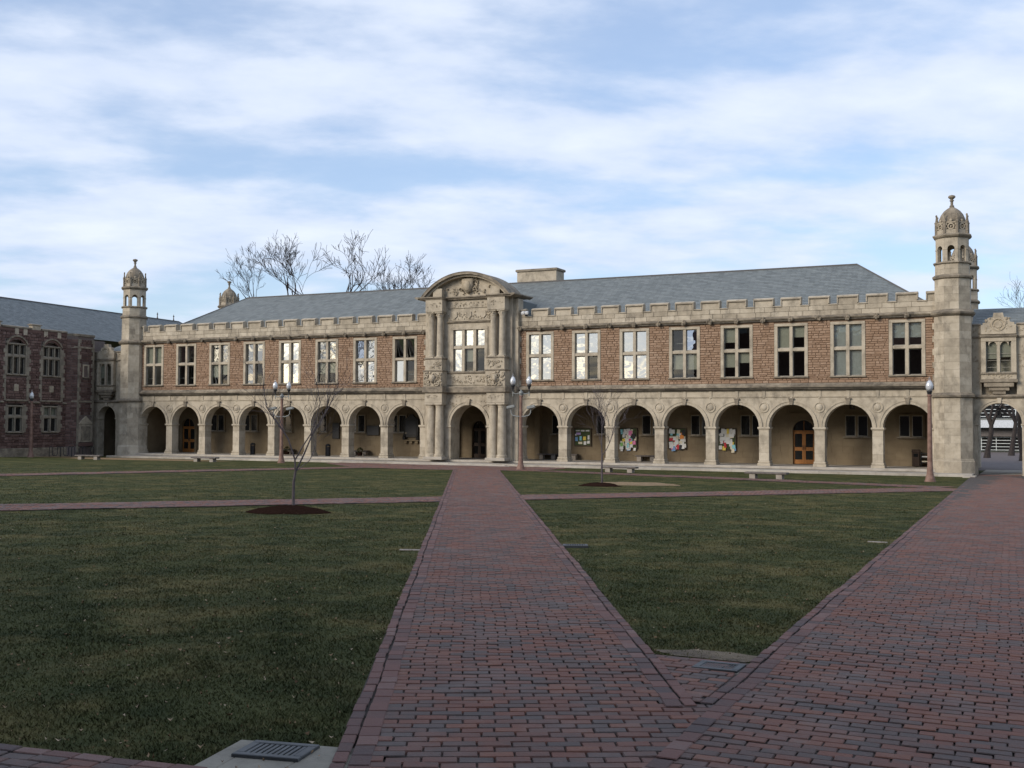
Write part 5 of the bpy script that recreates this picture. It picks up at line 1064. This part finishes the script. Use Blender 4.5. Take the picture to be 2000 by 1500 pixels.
# bicycle racks
for k, (x, y) in enumerate(((-72.9, 66.2), (-72.2, 66.7), (-71.5, 67.2), (-70.8, 67.7))):
    t = thing('bicycle_rack', ['leftmost', 'second from left', 'third from left', 'rightmost'][k] + ' of the black looped bicycle racks before the dark red wing', 'bicycle rack', (x, y, gz(y)), R(35), 'bicycle racks')
    q = MB(); pts = [(-.42, 0, 0), (-.42, 0, .72), (-.38, 0, .82), (-.28, 0, .84), (-.2, 0, .76), (-.18, 0, .2), (-.1, 0, .1), (.1, 0, .1), (.18, 0, .2), (.2, 0, .76), (.28, 0, .84), (.38, 0, .82), (.42, 0, .72), (.42, 0, 0)]; q.tube(pts, .028, 6); q.build('loop', M['black'], t)
    for s in (-1, 1): MB().lathe([(.08, -.02), (.08, .02), (.03, .03)], s * .42, 0, 8).build('foot', M['black'], t)

# ------------------------------------------------------------------ trees
def branch(mb, p, d, ln, r_, lev, rng, up=.25, spread=.7, seg=4, twig=.012, tips=None):
    pts = [p]; rads = [r_]; q = Vector(p); d = d.normalized(); bend = Vector((rng.gauss(0, 1), rng.gauss(0, 1), rng.gauss(0, .5))) * .16
    for i in range(seg):
        d = (d + bend * .5 + Vector((rng.gauss(0, .13), rng.gauss(0, .13), rng.gauss(0, .1) + up * .18))).normalized(); q = q + d * ln / seg; pts.append(q.copy()); rads.append(max(twig, r_ * (1 - .55 * (i + 1) / seg)))
    mb.tube(pts, rads, 6 if r_ > .12 else (4 if r_ > .04 else 3))
    if lev <= 0: return
    n = rng.choice((2, 3, 3)) if lev > 1 else rng.choice((3, 4))
    for k in range(n):
        i = rng.randint(max(1, seg - 3), seg) if k else seg; s = pts[i]; dd = (pts[i] - pts[i - 1]).normalized(); a = rng.uniform(0, 6.28); o = dd.orthogonal().normalized(); o = (o * math.cos(a) + dd.cross(o) * math.sin(a)); sp = spread * rng.uniform(.5, 1.25) if k else spread * .35
        branch(mb, s, dd + o * sp + Vector((0, 0, up * .35)), ln * rng.uniform(.58, .84), rads[i] * rng.uniform(.62, .9), lev - 1, rng, up, spread, seg, twig, tips)
def bare_tree(label, x, y, h, seed, lev=6, r_=.32, lean=(0, 0), m='bark', z=None, trunk=.3, twig=.014, name='bare_tree', group='bare winter trees', spread=.62, up=.3, fork=2):
    t = thing(name, label, 'tree', (x, y, gz(y) if z is None else z), 0, group); rng = random.Random(seed); hh = h * trunk; q = MB()
    pts = [Vector((lean[0] * k / 4 * hh + rng.gauss(0, .03 * hh / 4), lean[1] * k / 4 * hh, hh * k / 4 - .1)) for k in range(5)]; q.tube(pts, [r_ * 1.3] + [r_ * (1 - .07 * k) for k in range(1, 5)], 8); q.build('trunk', M[m], t)
    q = MB()
    for k in range(fork):
        a = 2 * math.pi * k / fork + rng.uniform(-.5, .5); branch(q, pts[-1] - Vector((0, 0, .05)), Vector((math.cos(a) * .38, math.sin(a) * .38, 1)), h * .3, r_ * .66, lev - 1, rng, up, spread, 4, twig)
    # scale crown so that the tree has the asked height
    zt = max(v[2] for v in q.v); k = (h - hh) / max(zt - hh, .1); b = pts[-1]; q.v = [(b.x + (v[0] - b.x) * k, b.y + (v[1] - b.y) * k, b.z + (v[2] - b.z) * k) for v in q.v]
    q.build('crown', M[m], t, fix=False); return t
zf = gz(70)
bare_tree('slender bare tree beyond the roof beside the rear left dome', -75.4, 95, 22.0, 5, lev=6, twig=.031, r_=.36, z=zf, trunk=.62, spread=.62)
bare_tree('bare forked tree beyond the roof, second from the left', -71.0, 95, 23.2, 7, lev=6, twig=.031, r_=.42, z=zf, trunk=.63)
bare_tree('large dense bare tree beyond the roof, tallest of the row', -66.2, 96, 23.6, 11, lev=6, twig=.031, r_=.5, z=zf, trunk=.5, fork=3, spread=.7)
bare_tree('fine-twigged low bare tree beyond the roof next to the tallest', -61.8, 97, 19.6, 13, lev=5, twig=.028, r_=.32, z=zf, trunk=.6, fork=3)
bare_tree('bare tree beyond the roof nearest the curved pediment', -58.4, 97, 20.8, 17, lev=6, twig=.031, r_=.38, z=zf, trunk=.55, fork=3, spread=.72)
bare_tree('bare tree beyond the gateway at the right edge of the picture', -.3, 105, 16.4, 19, r_=.3, z=zf, trunk=.4, fork=3)
for k, (x, y, h) in enumerate(((-6.0, 96, 9.5), (-5.6, 112, 11), (-2.4, 104, 10.5), (-3.9, 122, 12))):
    bare_tree(['dark leaning tree seen left inside the right-hand arch', 'dark tree farther off seen left inside the right-hand arch', 'dark tree seen right inside the right-hand arch', 'farthest dark tree seen through the right-hand arch'][k], x, y, h, 23 + k, lev=5, r_=.26, z=zf, trunk=.28, fork=3, group='trees beyond the arch', lean=(.12 if k % 2 else -.1, 0), twig=.03)
for k, (x, y, h) in enumerate(((-92, 2, 19), (-103, -8, 20), (-112, 12, 18))): bare_tree(['bare tree seen reflected in the left upper windows', 'tall bare tree farther off seen reflected in the left upper windows', 'bare tree seen reflected in the windows nearest the left turret'][k], x, y, h, 31 + k, lev=5, r_=.4, fork=3, group='trees seen in reflections', twig=.04)
# two young trees on the lawn
CRT = Vector((math.cos(YAW), math.sin(YAW), 0)); FWD = Vector((-math.sin(YAW), math.cos(YAW), 0))
def young(label, x, y, limbs, k, seed, r_, mul):
    z0 = gz(y); t = thing('young_tree', label, 'tree', (x, y, z0), 0, 'young trees on the lawn'); rng = random.Random(seed); tr = MB(); cr = MB()
    for i, (pts, ra, rb, dep, nt_) in enumerate(limbs):
        P = []
        for j, (u, v) in enumerate(pts): P.append(CRT * (u * k) + FWD * (dep * j / len(pts)) + Vector((0, 0, v * k)))
        n = len(P); rad = [ra + (rb - ra) * j / (n - 1) for j in range(n)]; (tr if i == 0 else cr).tube(P, rad, 7 if i == 0 else 5)
        for q in range(nt_):
            f = rng.uniform(.3, 1) * (n - 1); j = min(int(f), n - 2); s = P[j].lerp(P[j + 1], f - j); d = (P[j + 1] - P[j]).normalized(); a = rng.uniform(0, 6.28); o = d.orthogonal().normalized(); o = o * math.cos(a) + d.cross(o) * math.sin(a)
            branch(cr, s, d + o * rng.uniform(.5, 1.0) + Vector((0, 0, .3)), rng.uniform(.45, 1.0) * mul, max(.0045, rad[j] * .4), 1, rng, .35, .6, 4, .0028)
    tr.build('trunk', M['barkp'], t); cr.build('crown', M['barkp'], t, fix=False)
    return t
K1 = .00286
limbs1 = [([(0, 0), (-2, 100), (0, 240), (14, 325)], .04, .03, 0, 0), ([(14, 325), (12, 435), (-45, 615), (-85, 685), (-165, 795), (-225, 895), (-243, 1035), (-255, 1235)], .025, .008, -.5, 13), ([(14, 325), (85, 485), (145, 645), (215, 765), (290, 905), (330, 1010), (400, 1060)], .024, .007, .5, 15), ([(12, 435), (75, 545), (150, 660), (195, 775), (235, 935), (210, 1085), (190, 1150)], .02, .006, -.3, 13), ([(14, 325), (60, 370), (120, 420), (150, 500), (170, 640), (290, 700)], .012, .004, .7, 4), ([(-85, 685), (-150, 800), (-210, 830), (-330, 870)], .012, .004, .4, 4), ([(145, 645), (270, 830), (330, 1000), (420, 1090), (520, 1080)], .014, .004, -.8, 8)]
young('young bare tree forking low in a dark mulch ring on the left lawn', -17.25, 23.2, limbs1, K1, 41, .05, .85)
tag(blob('mulch_ring', -16.65, 22.2, .95, .95, 0, M['mulch'], seed=8, hgt=.14, z=.02), 'dark mulch ring around the left young tree', 'mulch')
K2 = .0034
limbs2 = [([(0, 0), (-4, 200), (-2, 350)], .045, .034, 0, 0), ([(-2, 350), (-5, 520), (0, 700), (5, 830), (-30, 940), (-40, 1050)], .028, .006, .3, 15), ([(-2, 350), (50, 430), (90, 520), (130, 660), (160, 800), (175, 960)], .022, .006, -.4, 12), ([(-4, 440), (-40, 600), (-90, 700), (-130, 800), (-200, 900)], .014, .005, -.4, 9), ([(0, 700), (40, 820), (70, 930), (100, 1040)], .014, .005, .5, 8), ([(0, 660), (-10, 800), (-60, 950), (-90, 1050)], .013, .005, .2, 8), ([(90, 520), (170, 700), (260, 790), (290, 800)], .011, .004, .5, 6)]
young('young bare tree with upright limbs in a small mulch ring on the right lawn', -16.5, 42.7, limbs2, K2, 43, .045, .8)
tag(blob('mulch_ring', -16.4, 42.2, .85, .8, 0, M['mulch'], seed=9, hgt=.12, z=.02), 'small dark mulch ring around the right young tree', 'mulch')

# ------------------------------------------------------------------ modern building far behind the right-hand arch
far = thing('glazed_building', 'modern grey building with pale window grid seen through the right-hand arch', 'building', (-6, 140, zf))
MB().box(-14, 14, .3, 10, 0, 9).build('wall', plain('grey_cladding', (.2, .21, .2), .7), far); MB().box(-14, 14, -.4, .3, 1.75, 2.6).build('ledge', plain('grey_brown_band', (.12, .105, .1), .7), far)
MB().box(-14, 14, .1, .29, .15, 1.75).build('dark_glazing', M['hole'], far); MB().box(-14, 14, .1, .29, 3.9, 6.6).build('glazing', M['gdark'], far)
pf = plain('pale_mullion', (.6, .63, .62), .5)
for z in (.18, .55, .92, 1.28, 1.62, 4.0, 4.4, 4.8, 5.3): MB().box(-14, 14, -.02, .08, z, z + .06).build('rail', pf, far)
for k in range(19): MB().box(-14 + k * 1.55, -13.94 + k * 1.55, -.04, .06, .15, 1.75).build('mullion', pf, far)
for k in range(8): MB().box(-14 + k * 4, -13.85 + k * 4, -.04, .06, 3.9, 6.6).build('mullion', pf, far)
MB().box(-14, 14, -1.5, .2, 2.75, 3.6).build('canopy', plain('canopy_white', (.55, .58, .62), .5), far)
